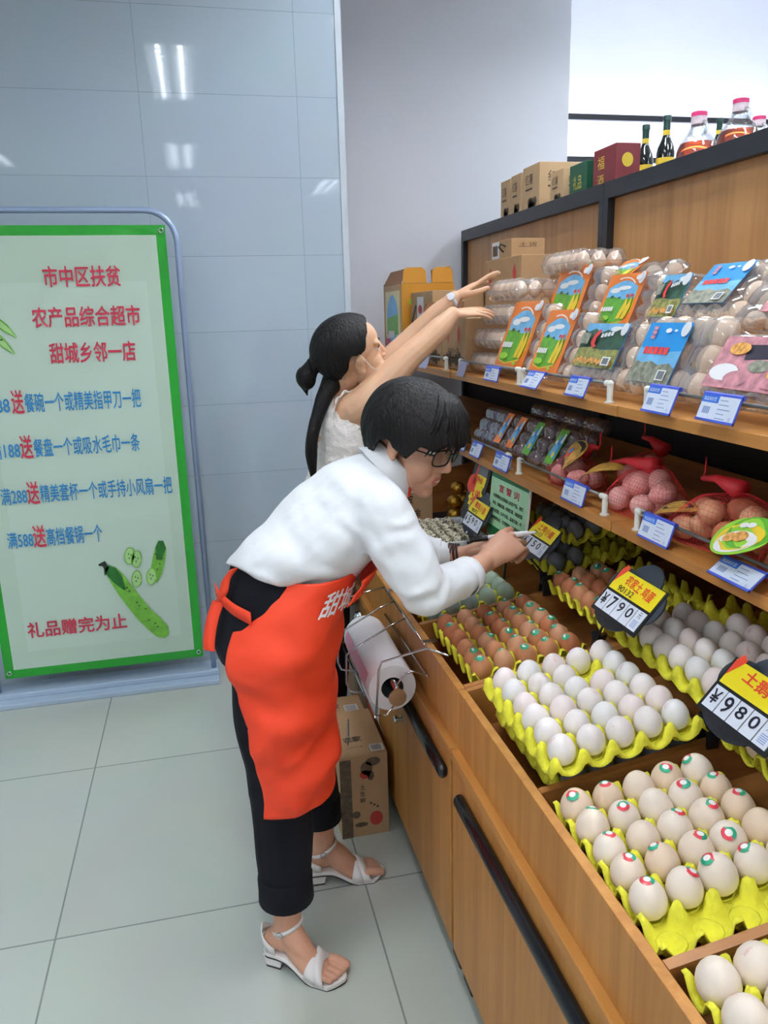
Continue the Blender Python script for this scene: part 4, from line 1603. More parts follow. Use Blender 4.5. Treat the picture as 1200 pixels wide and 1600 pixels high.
for k, (x, y, z) in enumerate(((.845, 2.62, .80), (.90, 2.64, .80), (.87, 2.70, .80), (.85, 2.64, .846), (.895, 2.67, .846), (.87, 2.655, .892), (.93, 2.70, .80), (.925, 2.72, .846))):
    o = MB().ball((0, 0, 0), (.027, .027, .024), nu=14, nv=9).build('wrapped_egg', M_foil, None, smooth=True)
    o.location = (x, y, z)
    tag(o, 'egg wrapped in gold foil heaped behind the quail eggs', 'egg', 'gold foil wrapped eggs behind the quail eggs')
tg = MB()
wedge(tg, .80, 1.0, 2.576, 2.78, .728, .772, .778)
tag(tg.build('display_block', M_board, None), 'dark block in the far bin carrying gold wrapped eggs', 'block')

# ================================================================== cartons, bottles, bag roll
M_kraft = mat('kraft_board', (176, 142, 104), 0.75, var=0.05, scale=12)
M_kraft2 = mat('kraft_light', (196, 164, 124), 0.75, var=0.04, scale=12)
M_kraftd = mat('kraft_inside', (128, 88, 58), 0.8)
M_kink = mat('kraft_print', (86, 70, 56), 0.7)
M_kart = mat('kraft_artwork', (92, 78, 62), 0.7, var=0.35, scale=70)
M_ochre = mat('ochre_board', (190, 130, 30), 0.65)
M_wred = mat('seal_red', (186, 60, 52), 0.6)
M_grn = mat('carton_green', (22, 82, 56), 0.5)
M_mar = mat('carton_maroon', (112, 34, 40), 0.5)
M_gold2 = mat('gold_print', (212, 186, 60), 0.4)
M_tape = mat('label_white', (222, 222, 226), 0.5)
M_hole = mat('dark_hole', (24, 18, 16), 0.9)
M_cord = mat('dark_cord', (40, 36, 40), 0.7)
M_pinkp = mat('print_magenta', (214, 96, 130), 0.5, var=0.3, scale=50)
M_cream = mat('print_cream', (236, 222, 176), 0.5)


def aisle(x, y, z, n=.0008):
    """frame on a face looking at the aisle; x axis toward the viewer"""
    return frame((x - n, y, z), (0, -1, 0), (-1, 0, 0))


def front(x, y, z, n=.0008):
    """frame on a face looking along the aisle toward the viewer"""
    return frame((x, y - n, z), (1, 0, 0), (0, -1, 0))


def top_(x, y, z, n=.0008):
    return frame((x, y, z + n), (1, 0, 0), (0, 0, 1))


def carton(x0, x1, y0, y1, z0, z1, label, m=None, group=None, prints=None, pm=None, name='carton'):
    t = thing(name, label, 'box', ((x0 + x1) / 2, (y0 + y1) / 2, z0), group)
    MB().box(x0, x1, y0, y1, z0, z1).build('body', m or M_kraft, t, bevel=.002)
    for pf in (prints if isinstance(prints, (list, tuple)) else [prints] if prints else []):
        b = MB()
        pf(b)
        b.build('printing', pm or [M_kink, M_wred, M_tape, M_kart, M_gold2], t, fix=False)
    return t


def disc(b, M, x, y, rx, ry, mi, n=16):
    b.add([(x + rx * cos(2 * pi * k / n), y + ry * sin(2 * pi * k / n), 0) for k in range(n)], [tuple(range(n))], mi, M)


def rect(b, M, x0, x1, y0, y1, mi, z=0.0):
    b.add([(x0, y0, z), (x1, y0, z), (x1, y1, z), (x0, y1, z)], [(0, 1, 2, 3)], mi, M)


# two cartons on the floor in front of the counter
def pa(b):
    F = front(.292, 2.0, 0)
    disc(b, F, .105, .055, .020, .024, 1)
    disc(b, F, .075, .205, .016, .014, 1)
    for k, (x, y, rx, ry) in enumerate(((.080, .225, .018, .022), (.100, .245, .022, .014), (.092, .200, .010, .016), (.060, .040, .020, .008), (.045, .075, .012, .012))):
        disc(b, F, x, y, rx, ry, 3)
    rect(b, F, .0005, .034, .0, .26, 3)
    for k, s_ in enumerate('土生鲜'):
        fit_text(b, s_, .016, .016, F @ Matrix.Translation((.066, .165 - .022 * k, .0003)), 0, bold=.02)
    for k in range(3):
        disc(b, F, .090 + .010 * k, .108 - .007 * k, .004, .004, 0)
    T = top_(.292, 2.0, .270)
    rect(b, T, .098, .138, .012, .050, 2)
    for k in range(12):
        rect(b, T, .102 + .0026 * k, .102 + .0026 * k + .001 + .0008 * (k % 2), .016, .046, 0, .0003)
    fit_text(b, '农家', .055, .030, T @ Matrix.Translation((.055, .09, .0003)), 0, bold=.03)
    fit_text(b, '土特产礼盒', .05, .009, T @ Matrix.Translation((.055, .045, .0003)), 0)


ca = carton(.292, .436, 2.0, 2.27, 0, .27, 'brown carton with a red dot standing on the floor by the counter', group='cartons on the floor', prints=pa)
b = MB()
b.tube([(.33, 2.06, .270), (.338, 2.09, .292), (.345, 2.13, .298), (.352, 2.17, .290), (.356, 2.20, .270)], .008, 6, flat=((0, 0, 1), .35))
b.build('handle', M_clear_b, ca, smooth=True)


def pb(b):
    T = top_(.282, 2.29, .245)
    rect(b, T, .085, .130, .018, .065, 2)
    for k in range(12):
        rect(b, T, .089 + .003 * k, .089 + .003 * k + .0012, .024, .060, 0, .0003)
    fit_text(b, '农家', .05, .03, T @ Matrix.Translation((.045, .06, .0003)), 0, bold=.03)


carton(.282, .430, 2.29, 2.42, 0, .245, 'brown carton on the floor behind the one with a red dot', group='cartons on the floor', prints=pb)

# carton in the far bin beside the quail eggs
def pc(b):
    F = front(.625, 2.66, .680)
    fit_text(b, '金', .035, .035, F @ Matrix.Translation((.060, .185, .0003)), 0, bold=.02)
    fit_text(b, '枇金', .050, .028, F @ Matrix.Translation((.080, .130, .0003)), 0, bold=.02)
    rect(b, F, .085, .130, .018, .065, 0)
    fit_text(b, '谷', .03, .03, F @ Matrix.Translation((.1075, .042, .0006)), 2)


carton(.625, .775, 2.66, 2.86, .715, .885, 'light brown carton with dark characters beside the quail egg box', m=M_kraft2, prints=pc)

# cartons on the upper shelf, far unit
GK = 'kraft cartons on the upper shelf'
yc = thing('carton', 'tall ochre carton with a farm picture in the far corner', 'box', (.98, 3.55, ZU), GK)
MB().box(.862, 1.10, 3.40, 3.74, ZU + .001, 1.640).build('body', M_kraft, yc, bevel=.002)
b = MB()
A = aisle(.862, 3.74, ZU + .004)
rect(b, A, .0, .34, .0, .316, 0)
rect(b, A, .03, .31, .012, .290, 1, .0004)
rect(b, A, .03, .31, .012, .080, 2, .0008)
disc(b, A @ Matrix.Translation((0, 0, .0010)), .17, .17, .105, .105, 3)
b.add([A @ Vector(p) for p in ((.065, .10, .0014), (.275, .10, .0014), (.275, .19, .0014), (.065, .17, .0014))], [(0, 1, 2, 3)], 4)
rect(b, A, .09, .20, .085, .115, 5, .0017)
b.build('printing', [M_kraft2, M_cream, M_pinkp, M_sky, M_grass, M_tape, M_ochre, M_clime, M_kink], yc, fix=False)
b = MB()
F = front(.862, 3.40, ZU + .004)
rect(b, F, 0, .238, 0, .316, 6)
disc(b, F @ Matrix.Translation((0, 0, .0006)), .05, .24, .018, .015, 7)
for k in range(3):
    fit_text(b, '农家土鸡蛋', .035, .010, F @ Matrix.Translation((.06, .12 - .022 * k, .0006)), 8)
b.build('printing', [M_kraft2, M_cream, M_pinkp, M_sky, M_grass, M_tape, M_ochre, M_clime, M_kink], yc, fix=False)
b = MB()
b.add([(.862, 3.40, 1.64), (.862, 3.74, 1.64), (.89, 3.70, 1.70), (.89, 3.44, 1.70)], [(0, 1, 2, 3)])
b.build('open_flap', M_kraftd, yc, solid=.003)
b = MB()
b.add([(.868, 3.40, 1.64), (.975, 3.40, 1.64), (.972, 3.403, 1.69), (.955, 3.404, 1.705), (.888, 3.404, 1.705), (.871, 3.403, 1.69)], [(0, 1, 2, 3, 4, 5)])
b.build('open_flap', M_ochre, yc, solid=.003)
b = MB()
b.add([(1.00, 3.40, 1.64), (1.095, 3.40, 1.64), (1.093, 3.403, 1.69), (1.078, 3.404, 1.705), (1.017, 3.404, 1.705), (1.002, 3.403, 1.69)], [(0, 1, 2, 3, 4, 5)])
b.build('open_flap', M_ochre, yc, solid=.003)
b = MB()
b.add([(1.10, 3.74, 1.64), (1.10, 3.42, 1.64), (1.09, 3.43, 1.71), (1.09, 3.72, 1.71)], [(0, 1, 2, 3)])
b.build('open_flap', M_ochre, yc, solid=.003)

k2 = carton(.900, 1.115, 3.06, 3.385, ZU + .001, 1.598, 'kraft carton with two round holes and a corded sticker', group=GK,
            prints=[lambda b: (rect(b, aisle(.900, 3.385, ZU), .10, .20, .04, .26, 2), disc(b, aisle(.899, 3.385, ZU), .15, .21, .03, .018, 1),
                              rect(b, aisle(.899, 3.385, ZU), .105, .195, .05, .15, 3)), lambda b: (fit_text(b, '农家土鸡蛋', .09, .014, front(.900, 3.06, ZU) @ Matrix.Translation((.08, .235, 0)), 0),
                              fit_text(b, '农家', .05, .03, front(.900, 3.06, ZU) @ Matrix.Translation((.12, .09, 0)), 0))])
for hx in (.068, .150):
    b = MB()
    disc(b, front(.900, 3.06, ZU), hx, .185, .024, .024, 0)
    b.build('vent_hole', M_hole, k2, fix=False)
b = MB()
b.tube([(.898, 3.30, 1.545), (.885, 3.31, 1.48), (.884, 3.28, 1.40), (.888, 3.22, 1.385), (.886, 3.17, 1.43), (.888, 3.16, 1.50), (.898, 3.13, 1.545)], .0035, 6)
b.build('cord_handle', M_cord, k2, smooth=True)


def chili(b, M, w):
    for x in (w * .28, w * .72):
        b.add([M @ Vector(p) for p in ((x, .155, 0), (x + .014, .135, 0), (x + .010, .105, 0), (x, .085, 0), (x - .010, .108, 0), (x - .012, .135, 0))], [(0, 1, 2, 3, 4, 5)], 1)
    fit_text(b, '乡村土货', w * .45, .030, M @ Matrix.Translation((w * .5, .062, .0003)), 0)
    rect(b, M, w * .28, w * .75, .040, .043, 0)
    for k in range(7):
        disc(b, M, w * (.1 + .13 * k), .034, .02, .014 + .008 * (k % 3), 3, 8)


for y0, y1, ztop_, lab in ((2.785, 3.05, 1.498, 'open topped kraft carton behind the lavender tag holders'), (2.510, 2.775, 1.492, 'kraft carton with red chillies beside the stack of clear boxes')):
    c = carton(.852, 1.02, y0, y1, ZU + .001, ztop_, lab, group=GK, prints=lambda b: chili(b, aisle(.852, y1, ZU), y1 - y0))
    if y0 > 2.7:
        b = MB()
        b.add([(.852, y1, ztop_), (1.02, y1, ztop_), (1.03, y1 + .004, ztop_ + .055), (.88, y1 + .004, ztop_ + .055)], [(0, 1, 2, 3)])
        b.build('open_flap', M_kraftd, c, solid=.003)
carton(1.125, 1.355, 3.04, 3.36, ZU + .001, 1.61, 'plain kraft carton in the dark back of the far shelf', group=GK)
c4 = carton(1.105, 1.215, 2.66, 3.02, ZU + .001, 1.700, 'large kraft carton with a red chilli against the back panel', group=GK,
            prints=[lambda b, x=x: b.add([aisle(1.105, 3.02, 1.55) @ Vector(p) for p in ((x, .125, 0), (x + .018, .095, 0), (x + .008, .04, 0), (x - .012, .06, 0), (x - .016, .10, 0))], [(0, 1, 2, 3, 4)], 1) for x in (.06, .30)])
c5 = carton(1.115, 1.245, 2.78, 2.96, 1.7015, 1.765, 'small kraft carton with a cord handle on top of the large one', group=GK,
            prints=[lambda b: (rect(b, aisle(1.115, 2.97, 1.66), -.0, .075, .043, .103, 2), rect(b, aisle(1.114, 2.97, 1.66), .010, .06, .053, .09, 3)), lambda b: fit_text(b, '土货', .07, .016, front(1.115, 2.78, 1.7015) @ Matrix.Translation((.065, .042, 0)), 0)])
b = MB()
b.tube([(1.113, 2.85, 1.722), (1.097, 2.855, 1.74), (1.099, 2.84, 1.75), (1.113, 2.83, 1.74)], .003, 6)
b.build('cord_handle', M_cord, c5, smooth=True)

# goods on top of the back panels
ZT = 1.923
GT = 'cartons on top of the back panel'


def leafy(b, M, w, h, mi=3):
    fit_text(b, '红薯', w * .45, h * .22, M @ Matrix.Translation((w * .4, h * .72, .0003)), 0)
    rect(b, M, w * .18, w * .6, h * .5, h * .54, 0)
    for k in range(6):
        disc(b, M, w * (.45 + .10 * (k % 4)), h * (.14 + .10 * (k // 3)), w * .12, h * .10, mi, 10)


for x0, x1, y0, y1, h, lab in ((1.46, 1.60, 3.66, 3.78, .185, 'kraft carton on the back panel farthest in the corner'),
                               (1.46, 1.60, 3.53, 3.65, .190, 'kraft carton on the back panel second from the corner'),
                               (1.46, 1.68, 3.33, 3.51, .200, 'tall wide kraft carton on the back panel'),
                               (1.46, 1.60, 3.10, 3.22, .135, 'small kraft carton between the tall one and the green carton')):
    carton(x0, x1, y0, y1, ZT, ZT + h, lab, m=M_kraft2, group=GT,
           prints=[lambda b: leafy(b, aisle(x0, y1, ZT), y1 - y0, h), lambda b: leafy(b, front(x0, y0, ZT), x1 - x0, h)])
carton(1.46, 1.63, 2.90, 3.04, ZT, ZT + .128, 'dark green carton with gold print on the back panel', m=M_grn, group=GT,
       prints=[lambda b: fit_text(b, '礼品', .07, .05, aisle(1.46, 3.04, ZT) @ Matrix.Translation((.07, .06, .0003)), 4), lambda b: fit_text(b, '农家', .07, .03, front(1.46, 2.90, ZT) @ Matrix.Translation((.09, .08, .0003)), 4)])
carton(1.47, 1.565, 2.70, 2.865, ZT, ZT + .150, 'maroon carton with gold print beside the dark bottles', m=M_mar, group=GT,
       prints=[lambda b: (fit_text(b, '福', .05, .045, aisle(1.47, 2.865, ZT) @ Matrix.Translation((.06, .10, .0003)), 4), fit_text(b, '酒', .05, .04, aisle(1.47, 2.865, ZT) @ Matrix.Translation((.06, .04, .0003)), 4)),
               lambda b: disc(b, front(1.47, 2.70, ZT), .045, .095, .022, .024, 4)])

M_wine = mat('dark_glass', (12, 20, 20), 0.08, spec=0.8)
M_wcap = mat('bottle_foil', (16, 58, 52), 0.35)
M_wlab = mat('bottle_label', (228, 196, 60), 0.4)


def wine(x, y, h, label):
    t = thing('wine_bottle', label, 'bottle', (x, y, ZT), 'dark bottles on the back panel')
    s = h / .30
    T = Matrix.Translation((x, y, ZT)) @ Matrix.Scale(s, 4)
    MB().lathe([(.001, .002), (.036, .0), (.038, .006), (.038, .150), (.034, .175), (.020, .205), (.0145, .225), (.0135, .262), (.001, .262)], 24, M=T, cap=False).build('body', M_wine, t, smooth=True, auto=50)
    MB().lathe([(.0150, .222), (.0150, .278), (.0175, .279), (.0175, .297), (.0165, .30), (.001, .30)], 20, M=T, cap=False).build('cap', M_wcap, t, smooth=True, auto=40)
    MB().lathe([(.0385, .05), (.0385, .13)], 24, M=T, cap=False).build('label_band', M_wlab, t, smooth=True)
    MB().lathe([(.0157, .222), (.0152, .242)], 16, M=T, cap=False).build('neck_band', M_wlab, t, smooth=True)
    return t


wine(1.69, 2.885, .250, 'dark green bottle farthest along, behind the maroon carton')
wine(1.69, 2.745, .250, 'dark green bottle between the maroon carton and the amber jugs')
wine(1.74, 2.51, .190, 'short dark bottle half hidden behind the amber jugs')

M_glass = clear_mat('bottle_glass', (236, 240, 240), gloss=.3, film=.03)
M_amber = bpy.data.materials.new('amber_drink')
M_amber.use_nodes = True
ab = M_amber.node_tree.nodes['Principled BSDF']
ab.inputs['Base Color'].default_value = lin((170, 56, 22))
ab.inputs['Transmission Weight'].default_value = 0.75
ab.inputs['Roughness'].default_value = 0.08
ab.inputs['IOR'].default_value = 1.15
M_cappink = mat('pink_cap', (220, 60, 120), 0.4)
M_capband = mat('cap_band', (232, 214, 222), 0.4, var=0.2, scale=60)


def jug(x, y, h, label):
    t = thing('drink_jug', label, 'bottle', (x, y, ZT), 'amber drink jugs on the back panel')
    s = h / .21
    T = Matrix.Translation((x, y, ZT)) @ Matrix.Scale(s, 4)
    MB().lathe([(.001, .001), (.050, .0), (.066, .012), (.074, .045), (.070, .090), (.056, .122), (.032, .146), (.024, .160), (.024, .172)], 28, M=T, cap=False).build('glass', M_glass, t, smooth=True)
    MB().lathe([(.001, .004), (.048, .004), (.063, .014), (.071, .046), (.068, .086), (.058, .108), (.001, .108)], 28, M=T, cap=False).build('drink', M_amber, t, smooth=True, auto=50)
    MB().lathe([(.0265, .168), (.0265, .196)], 20, M=T, cap=False).build('cap_band', M_capband, t, smooth=True)
    MB().lathe([(.0270, .194), (.0270, .208), (.024, .210), (.001, .210)], 20, M=T, cap=False).build('cap', M_cappink, t, smooth=True, auto=40)
    for sg in (-1, 1):
        MB().tube([T @ Vector((0, sg * (.028 + .022 * sin(a)), .152 - .026 * cos(a) * .8)) for a in [pi * k / 8 for k in range(9)]], .0055, 8).build('handle_ear', M_glass, t, smooth=True)
    return t


jug(1.62, 2.447, .192, 'amber jug with pink cap next to the dark bottles')
jug(1.62, 2.241, .180, 'amber jug with pink cap nearest the viewer')
jug(1.735, 2.305, .150, 'amber jug with pink cap mostly hidden behind another jug')

# ------------------------------------------------------------------ bag roll on its wire holder
M_roll = mat('bag_roll_white', (232, 230, 234), 0.45, var=0.03, scale=30)
M_rollp = mat('roll_print_pink', (224, 150, 176), 0.5)
M_core = mat('roll_core', (60, 66, 68), 0.8)
M_endcap = mat('bronze_cap', (168, 132, 100), 0.35, metal=0.6)
hd = thing('wire_holder', 'chrome wire bag holder hooked on the counter front', 'holder', (.42, 1.85, .70))
XB = X0 - .005
W_ = .0028
b = MB()
b.tube([(.500, 1.60, .741), (XB - .003, 1.655, .741), (.358, 1.675, .710), (.350, 1.675, .690), (.340, 1.675, .572), (.366, 1.675, .570), (.391, 1.675, .600)], W_, 8)
b.tube([(.391, 1.675, .600), (.391, 1.675, .640)], W_, 8)
b.tube([(.391, 1.675, .640), (.412, 1.675, .672), (.43, 1.675, .676), (XB, 1.675, .664)], W_, 8)
b.build('end_frame', M_chrome, hd, smooth=True)
b = MB()
b.tube([(XB, 2.12, .735), (.345, 2.12, .712), (.337, 2.12, .640), (.336, 2.12, .570), (.391, 2.12, .640)], W_, 8)
b.build('end_frame', M_chrome, hd, smooth=True)
for za, zb in ((.735, .735), (.664, .650)):
    MB().tube([(XB, 1.66, za), (XB, 2.12, zb)], W_, 8).build('long_rail', M_chrome, hd, smooth=True)
MB().tube([(.338, 1.675, .566), (.336, 2.12, .566)], W_, 8).build('long_rail', M_chrome, hd, smooth=True)
for yy in (1.815, 1.945):
    MB().tube([(XB, yy + .05, .736), (.42, yy + .03, .728), (.305, yy, .682), (.296, yy, .672), (.294, yy, .596), (.301, yy - .008, .578), (.336, yy - .01, .567)], W_, 8).build('guard_loop', M_chrome, hd, smooth=True)
MB().tube([(.391, 1.665, .640), (.391, 2.125, .640)], .0075, 10).build('spindle', M_chrome, hd, smooth=True)
MB().lathe([(.001, 0), (.0205, 0), (.022, .002), (.022, .006), (.001, .007)], 24, M=Matrix.Translation((.391, 1.664, .620)) @ Matrix.Rotation(pi / 2, 4, 'X'), cap=False).build('end_knob', M_endcap, hd, smooth=True, auto=40)
MB().ball((.391, 2.13, .645), .016).build('end_knob', M_chrome, hd, smooth=True)
for yy in (1.70, 2.08):
    MB().box(XB - .002, X0 + .030, yy - .008, yy + .008, .7365, .739).build('hook', M_chrome, hd)

rl = thing('bag_roll', 'white plastic bag roll on the chrome wire holder', 'bag roll', (.395, 1.86, .64))
Ry = Matrix.Translation((.388, 1.70, .626)) @ Matrix.Rotation(-pi / 2, 4, 'X')
RR = .060
b = MB()
L_ = .34
prof = [(.028, 0), (.034, -.0008), (.041, .0), (.048, -.0008), (.054, 0), (RR - .001, .0006), (RR, .003), (RR + .0006, .08), (RR - .0008, .17), (RR + .0004, .25), (RR, L_ - .003), (RR - .001, L_), (.028, L_), (.028, 0)]
b.lathe(prof, 40, M=Ry, cap=False)
b.build('roll', M_roll, rl, smooth=True, auto=35)
MB().lathe([(.0276, .001), (.0276, L_ - .001)], 24, M=Ry, cap=False).build('core', M_core, rl, smooth=True)
b = MB()
vs = []
for k in range(9):
    a = radians(150 + 9 * k)
    for yy in (1.73, 2.01):
        vs.append((.388 + (RR + .0012) * cos(a), yy, .626 + (RR + .0012) * sin(a)))
b.add(vs, [(2 * k, 2 * k + 1, 2 * k + 3, 2 * k + 2) for k in range(8)])
b.build('printed_strip', M_rollp, rl, smooth=True)
b = MB()
vs = []
for k in range(8):
    z = .562 - .018 * k
    for yy in (1.80, 2.03):
        vs.append((.368 + .005 * sin(k * 1.1) + .002 * k, yy + .006 * sin(k + yy), z))
b.add(vs, [(2 * k, 2 * k + 1, 2 * k + 3, 2 * k + 2) for k in range(7)])
b.build('loose_bag', M_roll, rl, smooth=True)

# ================================================================== people
M_skin1 = mat('skin_warm', (206, 156, 130), 0.5, var=0.05, scale=14, sss=0.12)
M_skin2 = mat('skin_light', (214, 170, 138), 0.5, var=0.04, scale=12, sss=0.12)
M_lip = mat('lip', (190, 116, 104), 0.45)
M_teeth = mat('teeth', (232, 226, 214), 0.3)
M_hair = mat('black_hair', (15, 13, 14), 0.5, var=0.4, scale=110, stretch=(1, 1, .18), spec=0.22, bump=0.5, bscale=160)
M_eye = mat('eye_white', (226, 220, 216), 0.25)
M_iris = mat('eye_dark', (26, 18, 16), 0.15)
M_brow = mat('eyebrow', (40, 32, 30), 0.8)
M_blouse = mat('white_blouse', (230, 233, 238), 0.8, bump=0.35, scale=9, bscale=14)
M_lace = mat('white_lace', (240, 234, 230), 0.8, bump=0.9, scale=60, bscale=75)
M_apron = mat('orange_apron', (238, 66, 30), 0.68, var=0.06, scale=5, bump=0.45, bscale=7, stretch=(1, 1, .55))
M_navy = mat('navy_trousers', (10, 12, 22), 0.85, spec=0.25, bump=0.3, bscale=10)
M_blackc = mat('black_cloth', (8, 8, 10), 0.9, spec=0.2)
M_leather = mat('white_leather', (238, 234, 234), 0.35)
M_solek = mat('sole_dark', (60, 50, 46), 0.6)
M_bead = mat('dark_beads', (58, 24, 26), 0.45)
M_watch = mat('watch_white', (220, 222, 232), 0.3)
M_gframe = mat('glasses_frame', (20, 16, 18), 0.25)
M_lens = clear_mat('lens', (225, 225, 228), gloss=.3, film=.02)
M_pen = mat('pen_white', (232, 232, 238), 0.35)


def crom(pts, rs, k=6):
    P_ = [Vector(p) for p in pts]
    n = len(P_)
    op, orr = [], []
    for i in range(n - 1):
        a, b, c, d = P_[max(0, i - 1)], P_[i], P_[i + 1], P_[min(n - 1, i + 2)]
        for j in range(k):
            t = j / k
            op.append(.5 * ((2 * b) + (c - a) * t + (2 * a - 5 * b + 4 * c - d) * t * t + (3 * b - a - 3 * c + d) * t ** 3))
            orr.append(rs[i] + (rs[i + 1] - rs[i]) * (t * t * (3 - 2 * t)))
    op.append(P_[-1])
    orr.append(rs[-1])
    return op, orr


def limb(mb, pts, rs, n=14, k=6, flat=None):
    p, r = crom(pts, rs, k)
    mb.tube(p, r, n, flat=flat)
    if flat is None:
        mb.ball(p[0], r[0] * .99, nu=14, nv=9)
        mb.ball(p[-1], r[-1] * .99, nu=14, nv=9)


def head_shapes(mb, H, mouth_open=0.0):
    """female head in its own axes: x forward, y left, z up"""
    def B(c, r):
        mb.ball(c, r, M=H, nu=24, nv=16)
    B((-.016, 0, .036), (.098, .074, .082))
    B((.026, 0, -.015), (.062, .0615, .085))
    B((.028, 0, .040), (.060, .058, .060))
    B((.031, 0, -.068), (.052, .050, .041))
    B((.063, 0, -.093), (.021, .023, .020))
    for s in (-1, 1):
        B((.050, s * .034, -.034), (.033, .029, .038))
        B((.026, s * .044, -.052), (.040, .019, .040))
        B((.094, s * .0100, -.0260), (.0095, .0080, .0068))
        B((.067, s * .030, .034), (.015, .026, .010))
        B((.0655, s * .031, .0235), (.0135, .0170, .0080))
        B((.0640, s * .031, .0040), (.0130, .0160, .0065))
        # ear
        B((-.004, s * .077, -.002), (.016, .0075, .029))
        B((-.002, s * .084, .012), (.014, .005, .016))
        B((.003, s * .080, -.026), (.008, .005, .009))
    limb(mb, [H @ Vector(p) for p in ((.079, 0, .030), (.087, 0, .008), (.097, 0, -.014), (.100, 0, -.0215))], [.008, .0095, .0108, .0108], k=3)
    B((.070, 0, -.022), (.022, .030, .028))
    B((.074, 0, -.058), (.017, .029, .022))
    B((.0838, 0, -.0525), (.0080, .021, .0048))
    B((.0822, 0, -.0650 - mouth_open * .004), (.0080, .018, .0052))


def eyes(H, parent, look=0.0, half=.55):
    for s in (-1, 1):
        c = Vector((.0640, s * .031, .014))
        e = MB().ball(c, (.0140, .0150, .0105), M=H, nu=18, nv=12).build('eye', M_eye, parent, smooth=True)
        MB().ball(c + Vector((.0108, look * .004, 0)), (.0042, .0056, .0056), M=H, nu=12, nv=8).build('iris', M_iris, e, smooth=True)
        b = MB()
        pts = [H @ (c + Vector((.0146 * cos(a) + .0004, s * .0165 * sin(a), .0030 + .0025 * cos(a)))) for a in [radians(-68 + 17 * k) for k in range(9)]]
        b.tube(pts, [.001, .0018, .0022, .0024, .0024, .0024, .0022, .0018, .001], 6)
        b.build('eyelid', M_brow, e, smooth=True)
        b = MB()
        pts = [H @ Vector((.0835 - .00055 * (k - 3) ** 2 - (.004 if k > 4 else 0), s * (.014 + .0055 * k), .0345 + .0035 * sin(pi * k / 7))) for k in range(7)]
        b.tube(pts, [.0015, .0026, .0028, .0028, .0025, .002, .001], 6)
        b.build('eyebrow', M_brow, parent, smooth=True)


def hand(mb, Wp, X, N, right=True, curl=((.3, .9, .7),) * 4, thumb=((.55, .75, -.25), (.75, .5, -.45), (.9, .25, -.4)), spread=(.10, .03, -.03, -.12), s=1.0):
    """palm with four fingers and a thumb; X along the palm, N out of the back of the hand"""
    X = Vector(X).normalized()
    N = Vector(N)
    N = (N - X * N.dot(X)).normalized()
    S = N.cross(X) * (1 if right else -1)
    Wp = Vector(Wp)
    rings = []
    for t, a, b in ((-.006, .025, .0195), (.02, .029, .018), (.045, .036, .0165), (.070, .0395, .0145), (.090, .0385, .0110)):
        rings.append([Wp + X * (t * s) + S * (a * s * cos(q)) + N * (b * s * sin(q)) for q in [2 * pi * k / 16 for k in range(16)]])
    mb.rings(rings)
    offs = (.0295, .0100, -.0098, -.0285)
    base = (.086, .090, .087, .080)
    lens = ((.042, .025, .019), (.046, .029, .020), (.042, .027, .019), (.034, .020, .017))
    rad = (.0082, .0085, .0080, .0070)
    for i in range(4):
        p = Wp + X * (base[i] * s) + S * (offs[i] * s)
        a = 0.0
        pts = [p - X * (.02 * s), p]
        rr = [rad[i] * s, rad[i] * 1.08 * s]
        for L, da in zip(lens[i], curl[i]):
            a += da
            d = (X * cos(a) - N * sin(a) + S * spread[i] * max(0, cos(a))).normalized()
            p = p + d * (L * s)
            pts.append(p)
            rr.append(rad[i] * s * (.98 if len(rr) < 4 else .84))
        limb(mb, pts, rr, n=12, k=4)
    p = Wp + X * (.022 * s) + S * (.022 * s) - N * (.006 * s)
    pts, rr = [p], [.0135 * s]
    for (cx, cs, cn), L, r in zip(thumb, (.042, .032, .024), (.0118, .0098, .0086)):
        d = (X * cx + S * cs + N * cn).normalized()
        p = p + d * (L * s)
        pts.append(p)
        rr.append(r * s)
    limb(mb, pts, rr, n=12, k=4)
    return S


def foot_axes(Hp, Tp):
    Hp, Tp = Vector(Hp), Vector(Tp)
    f = (Tp - Hp)
    L = f.length
    f.normalize()
    s = Vector((-f.y, f.x, 0))
    return Hp, f, s, L


def sole_z(t, h):
    if t < .28:
        return h
    if t > .66:
        return .012 + max(0, t - .85) * .03
    u = (t - .28) / .38
    return h + (.012 - h) * (u * u * (3 - 2 * u))


def foot(mb, Hp, Tp, A, inner, h=.046):
    """foot in a heeled sandal; inner = +1 when the big toe lies to the left of heel-to-toe"""
    O, f, s, L = foot_axes(Hp, Tp)
    A = Vector(A)

    def pt(t, y, z):
        return O + f * (t * L) + s * y + Vector((0, 0, z))
    limb(mb, [A + Vector((0, 0, .10)), A, pt(.16, 0, h + .028)], [.036, .031, .027], k=5)
    limb(mb, [pt(.09, 0, h + .023), pt(.25, 0, h + .025)], [.024, .025], k=4)
    limb(mb, [A + Vector((0, 0, .0)), pt(.40, 0, sole_z(.4, h) + .040), pt(.58, 0, .012 + .027), pt(.72, 0, .012 + .016)], [.030, .029, .024, .0165], k=5)
    for sg in (-1, 1):
        limb(mb, [pt(.38, sg * .010, sole_z(.38, h) + .024), pt(.58, sg * .020, .012 + .017), pt(.74, sg * .022, .012 + .012)], [.020, .017, .0125], k=4)
    for i in range(5):
        y = inner * (.026 - .0135 * i)
        t1 = (.955, .950, .930, .905, .870)[i]
        r = (.0115, .0085, .0082, .0078, .0074)[i]
        limb(mb, [pt(.70, y * .95, .012 + .012), pt((.70 + t1) / 2, y * 1.05, .012 + r + .006), pt(t1, y, .012 + r + .001)], [r * 1.1, r, r * .95], n=10, k=3)


